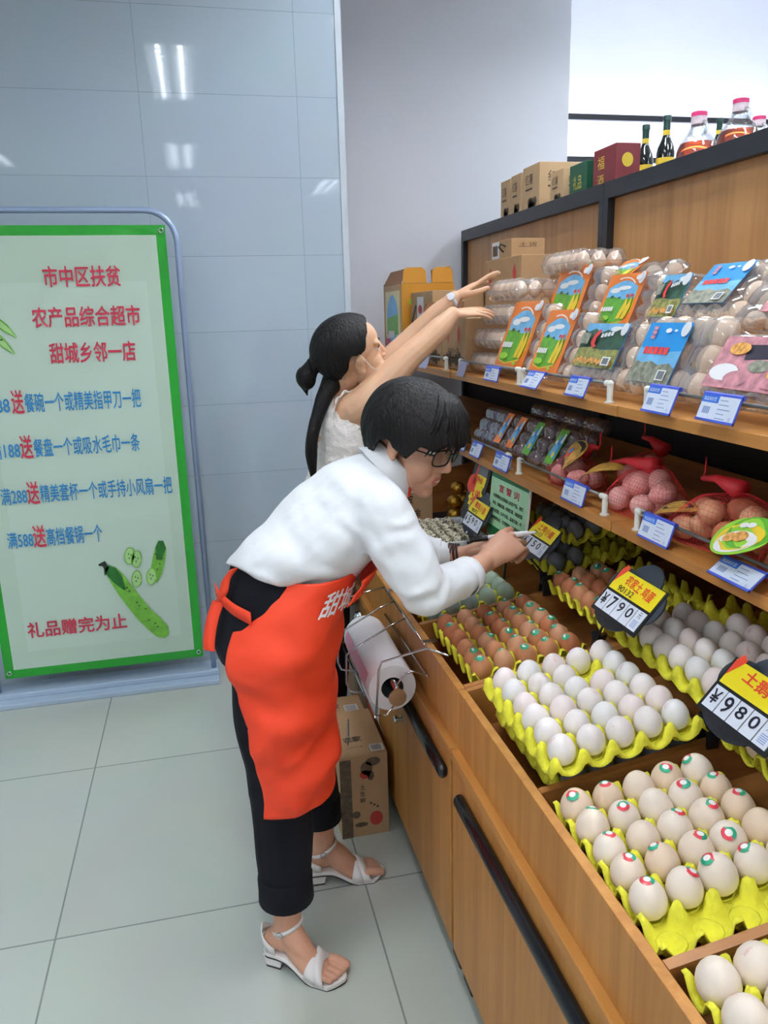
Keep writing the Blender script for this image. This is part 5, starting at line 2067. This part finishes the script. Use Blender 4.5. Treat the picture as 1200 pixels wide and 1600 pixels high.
def sandal(Hp, Tp, A, inner, parent, label=None, h=.046):
    O, f, s, L = foot_axes(Hp, Tp)
    A = Vector(A)

    def pt(t, y, z):
        return O + f * (t * L) + s * y + Vector((0, 0, z))

    def wid(t):
        return .026 + .014 * min(1, max(0, (t - .2) / .45)) - .030 * max(0, t - .86) / .16
    b = MB()
    N = 26
    ring = []
    for k in range(N + 1):
        t = -.005 + 1.015 * k / N
        w = max(.010, wid(t)) if t > .04 else .024 * sqrt(max(.05, (t + .03) / .07))
        if t > .93:
            w *= sqrt(max(.08, 1 - ((t - .93) / .085) ** 2))
        z = sole_z(min(1, max(0, t)), h)
        ring.append([pt(t, w, z), pt(t, w, z - .011), pt(t, -w, z - .011), pt(t, -w, z)])
    b.rings(ring)
    so = b.build('sandal', M_leather, parent, bevel=.002)
    b = MB()
    ring = [[p + Vector((0, 0, dz)) for p, dz in zip(r, (-.0112, -.0150, -.0150, -.0112))] for r in ring]
    ring2 = []
    for r in ring:
        z0 = r[0].z
        ring2.append([r[0], Vector((r[0].x, r[0].y, max(.0, z0 - .003))), Vector((r[3].x, r[3].y, max(.0, z0 - .003))), r[3]])
    b.rings(ring2)
    b.build('outsole', M_solek, so)
    b = MB()
    q = []
    for z, t0, t1, w in ((h - .011, .0, .27, .024), (h * .5, .01, .235, .021), (.004, .02, .215, .019)):
        q.append([pt(t0, -w * .8, z), pt(t0 + .02, -w, z), pt(t1, -w, z), pt(t1, w, z), pt(t0 + .02, w, z), pt(t0, w * .8, z)])
    b.rings(q)
    b.build('heel_block', M_leather, so, bevel=.002)
    q = [[p - Vector((0, 0, .0)) for p in q[-1]], [Vector((p.x, p.y, 0)) for p in q[-1]]]
    MB().rings(q).build('heel_tip', M_solek, so)

    def arch(t, w, hz, lift=.0):
        zb = sole_z(t, h) - .004
        return [pt(t + .0, w * cos(a), zb + hz * max(0, sin(a)) + lift) for a in [pi * k / 14 for k in range(15)]]

    def band(pa, pb, name, thick=.0024):
        vs = pa + pb
        n = len(pa)
        b = MB().add(vs, [(i, i + 1, n + i + 1, n + i) for i in range(n - 1)])
        return b.build(name, M_leather, so, smooth=True, solid=thick)
    # two crossing toe bands
    for sg in (1, -1):
        pa, pb = [], []
        for k in range(15):
            a = pi * k / 14
            u = k / 14 if sg > 0 else 1 - k / 14
            ta, tb = .56 + .16 * u, .72 + .10 * u - .03 * sin(a)
            for t, L_ in ((ta, pa), (tb, pb)):
                hz = .064 - .118 * (t - .50)
                L_.append(pt(t, (wid(t) + .002) * cos(a), sole_z(t, h) - .004 + hz * sin(a) ** .8 + (.0015 if sg > 0 else 0)))
        band(pa, pb, 'toe_strap')
    # heel counter and ankle strap
    pa, pb = [], []
    for k in range(15):
        a = pi * .40 + pi * 1.2 * k / 14
        e = abs(k - 7) / 7
        c = pt(.13, 0, 0)
        x, y = .034 * cos(a), .0285 * sin(a)
        top = h + .058 - .020 * e
        pa.append(c + f * x + s * y + Vector((0, 0, h + .034 - .034 * e)))
        pb.append(c + f * x + s * y + Vector((0, 0, top - (.018 * e))))
    band(pa, pb, 'heel_strap')
    ac = A + Vector((0, 0, -.012))
    pa, pb = [], []
    for k in range(25):
        a = 2 * pi * k / 24
        tilt = .018 * cos(a)
        p = ac + f * (.0375 * cos(a) + .002) + s * (.034 * sin(a)) + Vector((0, 0, tilt))
        pa.append(p)
        pb.append(p + Vector((0, 0, .010)) - f * .0015)
    band(pa, pb, 'ankle_strap')
    p0 = ac + s * (.0365 * -1) + Vector((0, 0, .005))
    MB().tube([p0 + f * (.008 * cos(a)) + Vector((0, 0, .008 * sin(a))) - s * .0015 for a in [2 * pi * k / 12 for k in range(12)]], .0013, 6, closed=True).build('buckle', M_chrome, so, smooth=True)
    return so


def hair_cap(mb, H, rad, line, c=(-.012, 0, .030), na=72, nt=22, bump=.0035, fr=19, seed=0, thick=.012):
    """hair grown outwards from the skull; line(a) gives the elevation where it ends, a=0 at the face"""
    c = Vector(c)
    outer, inner = [], []
    for j in range(nt + 1):
        ro, ri = [], []
        for i in range(na):
            a = 2 * pi * i / na
            e0, rr = line(a)
            e = pi / 2 - (pi / 2 - e0) * (j / nt)
            d = Vector((cos(e) * cos(a), cos(e) * sin(a), sin(e)))
            k = 1 / sqrt((d.x / rad[0]) ** 2 + (d.y / rad[1]) ** 2 + (d.z / rad[2]) ** 2)
            g = j / nt
            k *= 1 + (rr - 1) * g ** 1.6
            w = bump * (sin(a * fr + 3 * g + seed) * .5 + .7 * noise.noise(Vector((a * 5 * cos(a * .5), g * 2.2, seed))) + .35 * sin(a * fr * 2.3 + seed * 2)) * min(1, .25 + g * 1.2)
            ro.append(c + d * (k + w))
            ri.append(c + d * max(.02, k - thick * (1.0 if g < .92 else 1 - (g - .92) * 9)))
        outer.append(ro)
        inner.append(ri)
    rings = outer + inner[::-1]
    mb.rings(rings, M=H, cap=False)


def headframe(Cc, F, U):
    F = Vector(F).normalized()
    U = Vector(U)
    U = (U - F * U.dot(F)).normalized()
    M = Matrix((F, U.cross(F), U)).transposed().to_4x4()
    M.translation = Cc
    return M


# ------------------------------------------------------------------ woman in the orange apron
p1 = thing('person', 'woman in white blouse and orange apron bending over the eggs with a marker pen', 'person', (.12, 1.68, 0))
H1 = headframe((.448, 1.686, 1.234), (.65, -.655, -.385), (.25, -.28, .925))
b = MB()
head_shapes(b, H1, .6)
nk = H1 @ Vector((-.030, 0, -.055))
limb(b, [nk, (.408, 1.70, 1.175), (.355, 1.69, 1.125)], [.050, .047, .062])
# trunk and legs under the clothes
limb(b, [(.355, 1.69, 1.12), (.28, 1.69, 1.055), (.21, 1.69, .975), (.135, 1.69, .88), (.110, 1.69, .83)], [.062, .075, .068, .075, .080])
for sh, el, wr, fa in (((.335, 1.555, 1.115), (.405, 1.485, .945), (.620, 1.670, .940), (.51, 1.570, .938)),
                       ((.39, 1.83, 1.11), (.44, 1.885, .925), (.612, 1.832, .906), (.53, 1.855, .908))):
    limb(b, [(.35, 1.69, 1.115), sh, el], [.05, .045, .038])
    limb(b, [el, fa, wr], [.037, .034, .0225])
NX, NF = (.102, .048, .040), (-.42, -.70, .60)
hand(b, (.618, 1.668, .940), NX, NF, True, curl=((.50, 1.45, .8), (.58, 1.5, .85), (.64, 1.5, .85), (.70, 1.45, .85)), spread=(.06, .02, -.02, -.08),
     thumb=((.75, .50, -.55), (.95, .30, -.50), (1.0, -.10, -.30)), s=1.08)
hand(b, (.612, 1.832, .906), (.88, -.22, .42), (-.40, .30, .85), False, curl=((.55, .9, .5), (.6, .95, .5), (.65, 1.0, .5), (.7, 1.0, .5)),
     thumb=((.7, .7, -.1), (.9, .4, -.2), (1, .15, -.2)))
limb(b, [(.105, 1.63, .85), (.112, 1.605, .50), (.105, 1.60, .33), (.092, 1.583, .15), (.090, 1.582, .12)], [.075, .052, .050, .034, .031])
limb(b, [(.110, 1.76, .85), (.168, 1.80, .50), (.19, 1.83, .33), (.212, 1.842, .15), (.213, 1.842, .12)], [.075, .052, .050, .034, .031])
F1 = ((.038, 1.606, 0), (.210, 1.492, 0), (.088, 1.584, .115))
F2 = ((.168, 1.846, 0), (.378, 1.832, 0), (.213, 1.842, .115))
foot(b, *F1, inner=1)
foot(b, *F2, inner=-1)
H1i = H1.inverted()


def lips(Hi):
    def f(c):
        q = Hi @ c
        return 1 if q.x > .076 and abs(q.y) < .0205 - .6 * abs(q.z + .0585) and -.0725 < q.z < -.0480 else 0
    return f


body1 = fused(b, 'body', [M_skin1, M_lip], p1, .0027, 5, assign=lips(H1i))
eyes(H1, p1)
MB().ball((.0868, 0, -.0588), (.0052, .0125, .0028), M=H1, nu=14, nv=8).build('teeth', M_teeth, p1, smooth=True)


def line1(a):
    x = abs(math.atan2(sin(a), cos(a)))
    d = math.degrees(x)
    tab = [(0, .18, 1.17), (25, .10, 1.16), (48, -.02, 1.12), (62, -.30, 1.10), (76, -.30, 1.06), (88, -.12, 1.05), (100, -.22, 1.08), (112, -.62, 1.10), (135, -.88, 1.10), (160, -.95, 1.08), (181, -.95, 1.06)]
    for (d0, e0, r0), (d1, e1, r1) in zip(tab, tab[1:]):
        if d <= d1:
            t = (d - d0) / (d1 - d0)
            t = t * t * (3 - 2 * t)
            return e0 + (e1 - e0) * t + .05 * sin(a * 13) * (1 if d < 75 else .5), r0 + (r1 - r0) * t
    return tab[-1][1], tab[-1][2]


b = MB()
hair_cap(b, H1, (.118, .098, .108), line1, bump=.0026, thick=.020)
# longer fringe locks sweeping over the forehead and temples
rnd = random.Random(2)
for k in range(26):
    a0 = radians(-62 + 5.0 * k)
    z1 = .020 + rnd.uniform(-.012, .016) - .03 * max(0, abs(a0) - .7)
    pts = []
    for q in range(6):
        t = q / 5
        e = radians(64) * (1 - t) + radians(4) * t
        a = a0 * (.55 + .45 * t) + .10 * t
        R_ = .112 + .012 * sin(pi * t)
        pts.append(H1 @ Vector((-.008 + R_ * cos(e) * cos(a) * 1.03, (R_ - .014) * cos(e) * sin(a), z1 * t + .030 * (1 - t) + R_ * sin(e) * (1 - .25 * t))))
    b.tube(pts, [.002, .006, .007, .0065, .0045, .001], 6)
b.build('hair', M_hair, p1, smooth=True)

# glasses
gl = MB()
for s in (-1, 1):
    ring = []
    for k in range(28):
        a = 2 * pi * k / 28
        cx, cz = abs(cos(a)) ** .55 * (1 if cos(a) > 0 else -1), abs(sin(a)) ** .6 * (1 if sin(a) > 0 else -1)
        ring.append(H1 @ Vector((.101 - .10 * (.026 * cx * s * s) * 0 - .006 * (s * .034 + .026 * cx) ** 2 / .0016, s * .034 + .0265 * cx, .010 + .0195 * cz)))
    gl.tube(ring, .0019, 6, closed=True)
gl.tube([H1 @ Vector(p) for p in ((.1005, -.010, .016), (.104, 0, .018), (.1005, .010, .016))], .0018, 6)
gf = gl.build('glasses', M_gframe, p1, smooth=True)
for s in (-1, 1):
    MB().tube([H1 @ Vector(p) for p in ((.088, s * .0605, .018), (.080, s * .068, .018), (.040, s * .080, .015), (.0, s * .0835, .014), (-.014, s * .082, .004))], .0018, 6).build('temple_arm', M_gframe, gf, smooth=True)
    b = MB()
    vs = []
    for k in range(28):
        a = 2 * pi * k / 28
        cx, cz = abs(cos(a)) ** .55 * (1 if cos(a) > 0 else -1), abs(sin(a)) ** .6 * (1 if sin(a) > 0 else -1)
        vs.append(H1 @ Vector((.1008 - .006 * (s * .034 + .026 * cx) ** 2 / .0016, s * .034 + .0262 * cx, .010 + .0192 * cz)))
    b.add(vs, [tuple(range(28))])
    b.build('lens', M_lens, gf)

# blouse
def ell_ring(c, u, v, a, b_, n=28):
    c, u, v = Vector(c), Vector(u).normalized(), Vector(v).normalized()
    return [c + u * (a * cos(2 * pi * k / n)) + v * (b_ * sin(2 * pi * k / n)) for k in range(n)]


b = MB()
Yv = (0, 1, 0)
RG = [((.116, 1.69, .925), (-.82, 0, .46), .122, .166), ((.160, 1.69, .965), (-.75, 0, .62), .124, .172), ((.205, 1.69, 1.005), (-.70, 0, .71), .118, .172),
      ((.262, 1.69, 1.062), (-.68, 0, .73), .112, .174), ((.315, 1.69, 1.108), (-.66, 0, .75), .100, .172), ((.352, 1.69, 1.140), (-.64, 0, .77), .082, .135), ((.383, 1.695, 1.165), (-.60, 0, .80), .064, .080)]
b.rings([ell_ring(c, u, (0, 1, (-.32, -.20, -.06, 0, 0, 0, 0)[i]), a, w) for i, (c, u, a, w) in enumerate(RG)])
limb(b, [(.33, 1.60, 1.115), (.345, 1.545, 1.095), (.378, 1.508, 1.020), (.412, 1.490, .955)], [.070, .069, .063, .060], k=6)
limb(b, [(.412, 1.490, .952), (.455, 1.520, .940), (.500, 1.562, .935), (.545, 1.605, .930)], [.060, .054, .048, .042], k=6)
limb(b, [(.36, 1.78, 1.105), (.395, 1.845, 1.08), (.425, 1.885, .99), (.445, 1.89, .93)], [.068, .062, .058, .056], k=6)
limb(b, [(.445, 1.89, .925), (.50, 1.872, .915), (.555, 1.848, .905)], [.056, .050, .043], k=6)


def wrk(amp, sc, st=(1, 1, 1), folds=()):
    def f(co, n):
        p = Vector((co.x * sc * st[0], co.y * sc * st[1], co.z * sc * st[2]))
        d = noise.noise(p) + .5 * noise.noise(p * 2.1) 
        d2 = abs(noise.noise(p * .7 + Vector((7, 3, 1))))
        q = 0.0
        for c_, rad, ax_ in folds:
            e = (co - c_).length / rad
            if e < 2:
                q += .0050 * sin(95 * co.dot(ax_) + 5 * noise.noise(co * 14)) * math.exp(-e * e * 1.5)
        return co + n * (amp * (d * .7 - d2 * .9) + q)
    return f


bl = fused(b, 'blouse', M_blouse, p1, .0055, 6, wrinkle=wrk(.011, 11, (1.2, .6, 1), [(Vector((.40, 1.45, .95)), .075, Vector((.55, .45, -.6))), (Vector((.30, 1.54, 1.03)), .09, Vector((.75, .1, .65))), (Vector((.17, 1.54, .96)), .10, Vector((.3, 0, .95))), (Vector((.36, 1.50, 1.06)), .06, Vector((.4, .1, -.9)))]))
b = MB()
cr = []
for k in range(28):
    a = 2 * pi * k / 28
    p = Vector((.392, 1.697, 1.172)) + Vector((-.62, 0, .78)) * (.062 * cos(a)) + Vector(Yv) * (.066 * sin(a))
    cr.append(p)
rr = []
ax = Vector((.78, 0, .62))
for off, g in ((-.022, 1.32), (-.004, 1.16), (.020, 1.02), (.024, .98), (.004, .97), (-.012, .99)):
    rr.append([Vector((.392, 1.697, 1.172)) + (p - Vector((.392, 1.697, 1.172))) * g + ax * off for p in cr])
b.rings(rr, cap=False)
b.build('collar', M_blouse, bl, smooth=True)
for c, d, r in (((.551, 1.611, .9295), (.68, .73, -.03), .0430), ((.560, 1.846, .9035), (.92, -.36, -.10), .0445)):
    M = frame(c, (0, 0, 1), d)
    b = MB().lathe([(r + .0005, -.035), (r + .002, -.030), (r + .0012, .0), (r - .002, .001), (r - .004, -.006)], 28, M=M, cap=False)
    b.build('cuff', M_blouse, bl, smooth=True)

# trousers
b = MB()
b.rings([ell_ring((.160, 1.69, .985), (.8, 0, -.5), Yv, .100, .142), ell_ring((.135, 1.69, .945), (1, 0, -.35), Yv, .115, .152), ell_ring((.112, 1.69, .885), (1, 0, .2), Yv, .128, .168), ell_ring((.098, 1.69, .815), (1, 0, .05), Yv, .130, .172), ell_ring((.100, 1.69, .76), (1, 0, 0), Yv, .118, .165)])
limb(b, [(.096, 1.61, .79), (.094, 1.606, .65), (.098, 1.603, .50), (.098, 1.60, .36), (.094, 1.592, .245)], [.096, .092, .080, .070, .064])
limb(b, [(.105, 1.77, .79), (.135, 1.785, .65), (.165, 1.805, .50), (.190, 1.828, .36), (.203, 1.84, .275)], [.092, .086, .076, .068, .063])
tr = fused(b, 'trousers', M_navy, p1, .007, 5, wrinkle=wrk(.006, 12, (1, 1, .6)))
for c, r in (((.0925, 1.590, .192), .0635), ((.2050, 1.841, .212), .0625)):
    M = Matrix.Translation(c)
    MB().lathe([(r - .003, .06), (r + .001, .05), (r + .0005, .02), (r + .002, -.010), (r - .001, -.012), (r - .006, 0), (r - .007, .05)], 28, M=M, cap=False).build('trouser_hem', M_navy, tr, smooth=True)

# apron: skirt panel wrapped round the front, bib flap, neck strap and ties
sk = [(.980, .200, 1.69, .112, .160, 118, -112), (.945, .178, 1.69, .120, .168, 118, -112), (.900, .146, 1.69, .138, .182, 122, -112), (.86, .122, 1.69, .142, .188, 122, -114), (.80, .108, 1.685, .142, .190, 120, -112), (.72, .106, 1.68, .137, .184, 116, -110),
      (.62, .112, 1.67, .125, .165, 112, -106), (.54, .116, 1.665, .118, .152, 108, -100), (.47, .118, 1.66, .114, .146, 106, -60), (.432, .118, 1.66, .113, .142, 104, 20)]


def skirt(u, v):
    f = v * (len(sk) - 1)
    i = min(int(f), len(sk) - 2)
    t = f - i
    z, cx, cy, rx, ry, a0, a1 = [sk[i][k] + (sk[i + 1][k] - sk[i][k]) * t for k in range(7)]
    aa = 150 - 26 * min(1, v * 1.4)
    a = radians(aa - (aa + 112) * u)
    # hem rises towards the far side
    far = max(0, (u - .36) / .64)
    zz = .975 + (.436 + .20 * far ** 1.5 - .975) * v
    g = v * (len(sk) - 1)
    k = max(0, min(len(sk) - 2, 0))
    for q in range(len(sk) - 1):
        if sk[q][0] >= zz >= sk[q + 1][0]:
            k = q
            break
    t = (sk[k][0] - zz) / (sk[k][0] - sk[k + 1][0])
    cx, cy, rx, ry = [sk[k][m] + (sk[k + 1][m] - sk[k][m]) * t for m in (1, 2, 3, 4)]
    p = Vector((cx + rx * cos(a), cy - ry * sin(a), zz))
    n = Vector((cos(a), -sin(a), 0))
    fold = -.016 * abs(noise.noise(Vector((u * 4 + v * 3.4, v * 4.2 - u * 1.5, 9)))) + .016 * (noise.noise(Vector((u * 3.2 + v * 2.2, v * 5.5, 1))) + .6 * noise.noise(Vector((u * 6 - v * 5, v * 8, 4)))) + .004 * sin((u * 3 + v * 4) * 5)
    return p + n * (fold * min(1, v * 3 + .1) + .005)


b = MB().grid(skirt, 90, 90)
ap = b.build('apron', M_apron, p1, smooth=True, solid=.0025)
# bib: doubled flap folded down below the chest
def bib(u, v):
    a = radians(62 - 150 * u)
    z = .985 - .055 * v
    cx, rx, ry = .200 + .035 * (1 - v), .118, .168
    p = Vector((cx + rx * cos(a) * (1.02 + .05 * sin(pi * v)), 1.69 - ry * sin(a), z - .03 + .020 * cos(a)))
    return p + Vector((.012 * noise.noise(Vector((u * 4, v * 2, 3))), 0, .006 * noise.noise(Vector((u * 5, 8, 3)))))


MB().grid(bib, 40, 10).build('bib_flap', M_apron, ap, smooth=True, solid=.003)
b = MB()
st = []
for k in range(25):
    a = pi * 2 * k / 24
    st.append(Vector((.414, 1.699, 1.166)) + Vector((-.66, 0, .75)) * (.0585 * cos(a)) + Vector(Yv) * (.060 * sin(a)) - ax * (.004 + .030 * max(0, -cos(a))))
b.tube(st, .012, 6, closed=True, flat=((.78, 0, .62), .18))
b.build('neck_strap', M_apron, ap, smooth=True)


def ribbon(pts, w, wd, name):
    p, _ = crom(pts, [1] * len(pts), 6)
    vs = []
    for q in p:
        vs += [q - Vector(wd) * w, q + Vector(wd) * w]
    b = MB().add(vs, [(2 * k, 2 * k + 1, 2 * k + 3, 2 * k + 2) for k in range(len(p) - 1)])
    return b.build(name, M_apron, ap, smooth=True, solid=.002)


ribbon([(.055, 1.545, .905), (.020, 1.59, .915), (-.005, 1.65, .925), (-.012, 1.70, .925)], .014, (0, 0, 1), 'apron_tie')
ribbon([(.030, 1.60, 1.00), (.012, 1.62, .97), (.004, 1.62, .94), (-.006, 1.64, .920)], .013, (.7, -.5, .3), 'apron_tie')
ribbon([(-.008, 1.645, .915), (-.024, 1.63, .88), (-.034, 1.62, .84), (-.036, 1.615, .815)], .016, (.75, -.6, 0), 'apron_tie')
# white characters and outline badge on the apron front
def on_skirt(a, z, n=.008):
    k = 0
    for q in range(len(sk) - 1):
        if sk[q][0] >= z >= sk[q + 1][0]:
            k = q
            break
    t = (sk[k][0] - z) / (sk[k][0] - sk[k + 1][0])
    cx, cy, rx, ry = [sk[k][m] + (sk[k + 1][m] - sk[k][m]) * t for m in (1, 2, 3, 4)]
    return Vector((cx + (rx + n) * cos(a), cy - (ry + n) * sin(a), z)), Vector((cos(a) / rx, -sin(a) / ry, 0)).normalized()


b = MB()


def wrap_text(s_, a_mid, z, w, h, mi, r=.16):
    t = MB()
    fit_text(t, s_, w, h, Matrix.Identity(4), 0, bold=.02)
    vs = []
    for v in t.v:
        p, n = on_skirt(a_mid - v.x / r, z + v.y, .0125)
        vs.append(p)
    b.add(vs, t.f, mi)


wrap_text('甜城', radians(56), .928, .105, .050, 0)


b.build('apron_print', M_stext, ap, fix=False)
b = MB()


def wrap_line(pts, w, a_mid, z):
    for (xa, za), (xb, zb) in zip(pts, pts[1:]):
        dx, dz = xb - xa, zb - za
        n_ = sqrt(dx * dx + dz * dz)
        ox, oz = -dz / n_ * w, dx / n_ * w
        b.add([on_skirt(a_mid - x / .16, z + zz, .0125)[0] for x, zz in ((xa - ox, za - oz), (xb - ox, zb - oz), (xb + ox, zb + oz), (xa + ox, za + oz))], [(0, 1, 2, 3)])


wrap_line([(-.022, .022), (.022, .022), (.024, -.008), (.010, -.026), (-.022, -.022), (-.022, .022)], .0012, radians(18), .945)
wrap_line([(-.010, .012), (.002, -.004), (.012, .010)], .0010, radians(18), .945)
wrap_line([(.002, -.004), (.002, -.016)], .0010, radians(18), .945)
b.build('badge_print', M_stext, ap, fix=False)

# sandals, bracelets, pen
sandal(*F1, inner=1, parent=p1)
sandal(*F2, inner=-1, parent=p1)
wc = Vector((.590, 1.838, .906))
for k in range(4):
    M = frame(wc + Vector((.86, -.38, -.05)) * (.0075 * (k - 1.5)), (0, 0, 1), (.86 + .1 * (k - 2), -.42, -.10))
    MB().tube([M @ Vector((.0285 * cos(a), .0255 * sin(a), .0015 * sin(a * 3 + k))) for a in [2 * pi * q / 28 for q in range(28)]], .0030, 6, closed=True).build('bracelet', M_bead, p1, smooth=True)
pn = thing('marker_pen', 'white marker pen with black cap in the bending woman hand', 'pen', (.68, 1.715, .985))
pa_, pb_ = Vector((.648, 1.735, .975)), Vector((.760, 1.712, .985))
dp = (pb_ - pa_).normalized()
MB().tube([pa_ - dp * .004, pa_, pb_ - dp * .02, pb_ - dp * .018, pb_], [.0056, .0066, .0066, .0045, .003], 14).build('barrel', M_pen, pn, smooth=True, auto=40)
MB().tube([pa_ - dp * .048, pa_ - dp * .046, pa_ - dp * .004, pa_ - dp * .003], [.0054, .0068, .0070, .0056], 14).build('cap', M_handle, pn, smooth=True, auto=40)

# ------------------------------------------------------------------ woman reaching up
p2 = thing('person', 'woman in white sleeveless lace top reaching up to the stacked egg boxes', 'person', (.34, 2.40, 0))
H2 = headframe((.441, 2.361, 1.394), (.962, .082, .261), (-.217, -.30, .92))
b = MB()
head_shapes(b, H2, 0)
limb(b, [H2 @ Vector((-.030, 0, -.05)), (.405, 2.40, 1.295), (.395, 2.41, 1.23)], [.050, .046, .060])
limb(b, [(.400, 2.41, 1.22), (.40, 2.42, 1.12), (.38, 2.46, 1.0), (.36, 2.53, .90), (.35, 2.55, .86)], [.072, .080, .075, .090, .090])
for pts, rs in ((((.40, 2.41, 1.235), (.440, 2.325, 1.235), (.535, 2.318, 1.318), (.622, 2.325, 1.395)), (.055, .056, .048, .039)),
                (((.622, 2.325, 1.395), (.700, 2.342, 1.455), (.757, 2.356, 1.506)), (.039, .036, .0235)),
                (((.40, 2.41, 1.235), (.46, 2.495, 1.25), (.57, 2.50, 1.345), (.68, 2.495, 1.445)), (.055, .052, .045, .038)),
                (((.68, 2.495, 1.445), (.74, 2.475, 1.502), (.796, 2.452, 1.555)), (.038, .035, .0235))):
    limb(b, pts, rs)
hand(b, (.757, 2.356, 1.506), (1.0, .06, .08), (-.12, -.35, .92), True, curl=((.10, .18, .12), (.12, .2, .15), (.14, .22, .15), (.16, .22, .15)),
     thumb=((.7, .65, -.3), (.9, .35, -.35), (1, .1, -.3)), s=.80)
hand(b, (.796, 2.452, 1.555), (.86, .02, .50), (-.45, .10, .88), False, curl=((-.05, .15, .12), (.0, .18, .12), (.05, .18, .12), (.1, .2, .12)),
     thumb=((.6, .75, -.25), (.85, .45, -.25), (1, .2, -.2)), s=.88)
limb(b, [(.345, 2.50, .87), (.340, 2.49, .50), (.34, 2.49, .30), (.335, 2.49, .07)], [.085, .055, .050, .036])
limb(b, [(.345, 2.61, .87), (.340, 2.62, .50), (.34, 2.62, .30), (.335, 2.62, .07)], [.085, .055, .050, .036])
for yy in (2.49, 2.62):
    limb(b, [(.31, yy, .035), (.35, yy, .034), (.405, yy, .022)], [.034, .032, .022])
body2 = fused(b, 'body', [M_skin2, M_lip], p2, .0028, 5, assign=lips(H2.inverted()))
eyes(H2, p2)


def line2(a):
    d = math.degrees(abs(math.atan2(sin(a), cos(a))))
    tab = [(0, .80, 1.0), (30, .74, 1.0), (55, .48, 1.0), (72, .05, 1.0), (84, .0, 1.02), (100, .05, 1.03), (114, -.50, 1.02), (140, -.85, 1.0), (181, -.95, 1.0)]
    for (d0, e0, r0), (d1, e1, r1) in zip(tab, tab[1:]):
        if d <= d1:
            t = (d - d0) / (d1 - d0)
            t = t * t * (3 - 2 * t)
            return e0 + (e1 - e0) * t, r0 + (r1 - r0) * t
    return tab[-1][1], tab[-1][2]


b = MB()
hair_cap(b, H2, (.114, .089, .101), line2, bump=.0014, fr=26, seed=4, thick=.016)
limb(b, [H2 @ Vector(p) for p in ((-.10, 0, .020), (-.128, 0, .005), (-.150, 0, -.015))], [.030, .024, .030])
b.ball((-.155, .0, -.022), (.030, .034, .036), M=H2, nu=20, nv=14)
limb(b, [H2 @ Vector((-.165, 0, -.035)), H2 @ Vector((-.165, -.006, -.075))], [.016, .003])
limb(b, [H2 @ Vector((-.075, .0, -.06)), (.352, 2.35, 1.280), (.322, 2.335, 1.215), (.304, 2.325, 1.16), (.298, 2.325, 1.11), (.302, 2.33, 1.03)], [.036, .026, .020, .019, .019, .009])
fh = fused(b, 'hair', M_hair, p2, .0035, 2)
MB().tube([H2 @ Vector((-.134 + .004 * cos(a), .023 * cos(a), .004 + .023 * sin(a))) for a in [2 * pi * k / 16 for k in range(16)]], .004, 6, closed=True).build('hair_tie', M_blackc, fh, smooth=True)

b = MB()
b.rings([ell_ring((.370, 2.51, .90), (1, 0, 0), Yv, .110, .155), ell_ring((.382, 2.48, .97), (1, 0, 0), Yv, .096, .145), ell_ring((.405, 2.44, 1.05), (1, 0, 0), Yv, .092, .145), ell_ring((.418, 2.42, 1.13), (1, 0, 0), Yv, .092, .145),
         ell_ring((.415, 2.41, 1.185), (1, 0, .1), Yv, .088, .130), ell_ring((.408, 2.41, 1.235), (1, 0, .1), Yv, .080, .104), ell_ring((.405, 2.41, 1.272), (1, 0, .15), Yv, .066, .072)])
top2 = fused(b, 'lace_top', M_lace, p2, .006, 3, wrinkle=wrk(.006, 45))
b = MB()
ra, rb_ = [], []
for k in range(73):
    a = 2 * pi * k / 72
    q = Vector((cos(a) * .045, -.004 + .010 * cos(a), .060 * sin(a)))
    ra.append(Vector((.420, 2.334, 1.222)) + q)
    rb_.append(Vector((.420, 2.318 + .005 * sin(a * 14), 1.222)) + q * (1.20 + .07 * sin(a * 11)))
b.add(ra + rb_, [(k, k + 1, 74 + k, 73 + k) for k in range(72)])
b.build('ruffle_edge', M_lace, top2, smooth=True, solid=.004)
b = MB()
b.rings([ell_ring((.375, 2.49, .97), (1, 0, 0), Yv, .098, .150), ell_ring((.352, 2.54, .86), (1, 0, 0), Yv, .110, .160), ell_ring((.342, 2.55, .74), (1, 0, 0), Yv, .105, .160)])
limb(b, [(.345, 2.50, .80), (.344, 2.49, .60), (.342, 2.49, .40), (.335, 2.49, .13)], [.092, .084, .078, .060])
limb(b, [(.345, 2.60, .80), (.344, 2.62, .60), (.342, 2.62, .40), (.335, 2.62, .13)], [.092, .084, .078, .060])
fused(b, 'black_trousers', M_blackc, p2, .008, 4)
for yy in (2.49, 2.62):
    b = MB()
    limb(b, [(.30, yy, .034), (.35, yy, .030), (.408, yy, .022)], [.036, .036, .025])
    b.v = [Vector((p.x, p.y, max(0, p.z))) for p in b.v]
    b.build('shoe', M_blackc, p2, smooth=True)
M = frame((.788, 2.4555, 1.548), (0, 1, 0), (.80, -.08, .60))
w = MB().tube([M @ Vector((.0255 * cos(a), .0235 * sin(a), 0)) for a in [2 * pi * k / 24 for k in range(24)]], .0065, 8, closed=True, flat=((.8, 0, .6), .35)).build('watch', M_watch, p2, smooth=True)
MB().lathe([(.001, 0), (.0125, 0), (.0125, .004), (.001, .005)], 20, M=frame((.778, 2.434, 1.560), (.6, 0, .8), (-.45, -.80, .40)), cap=False).build('watch_face', M_watch, w, smooth=True, auto=40)
MB().tube([H2 @ Vector(p) for p in ((.050, -.072, -.045), (.028, -.078, -.020), (.010, -.083, .015), (-.012, -.086, .018))], .0018, 6).build('mask_loop', M_leather, p2, smooth=True)
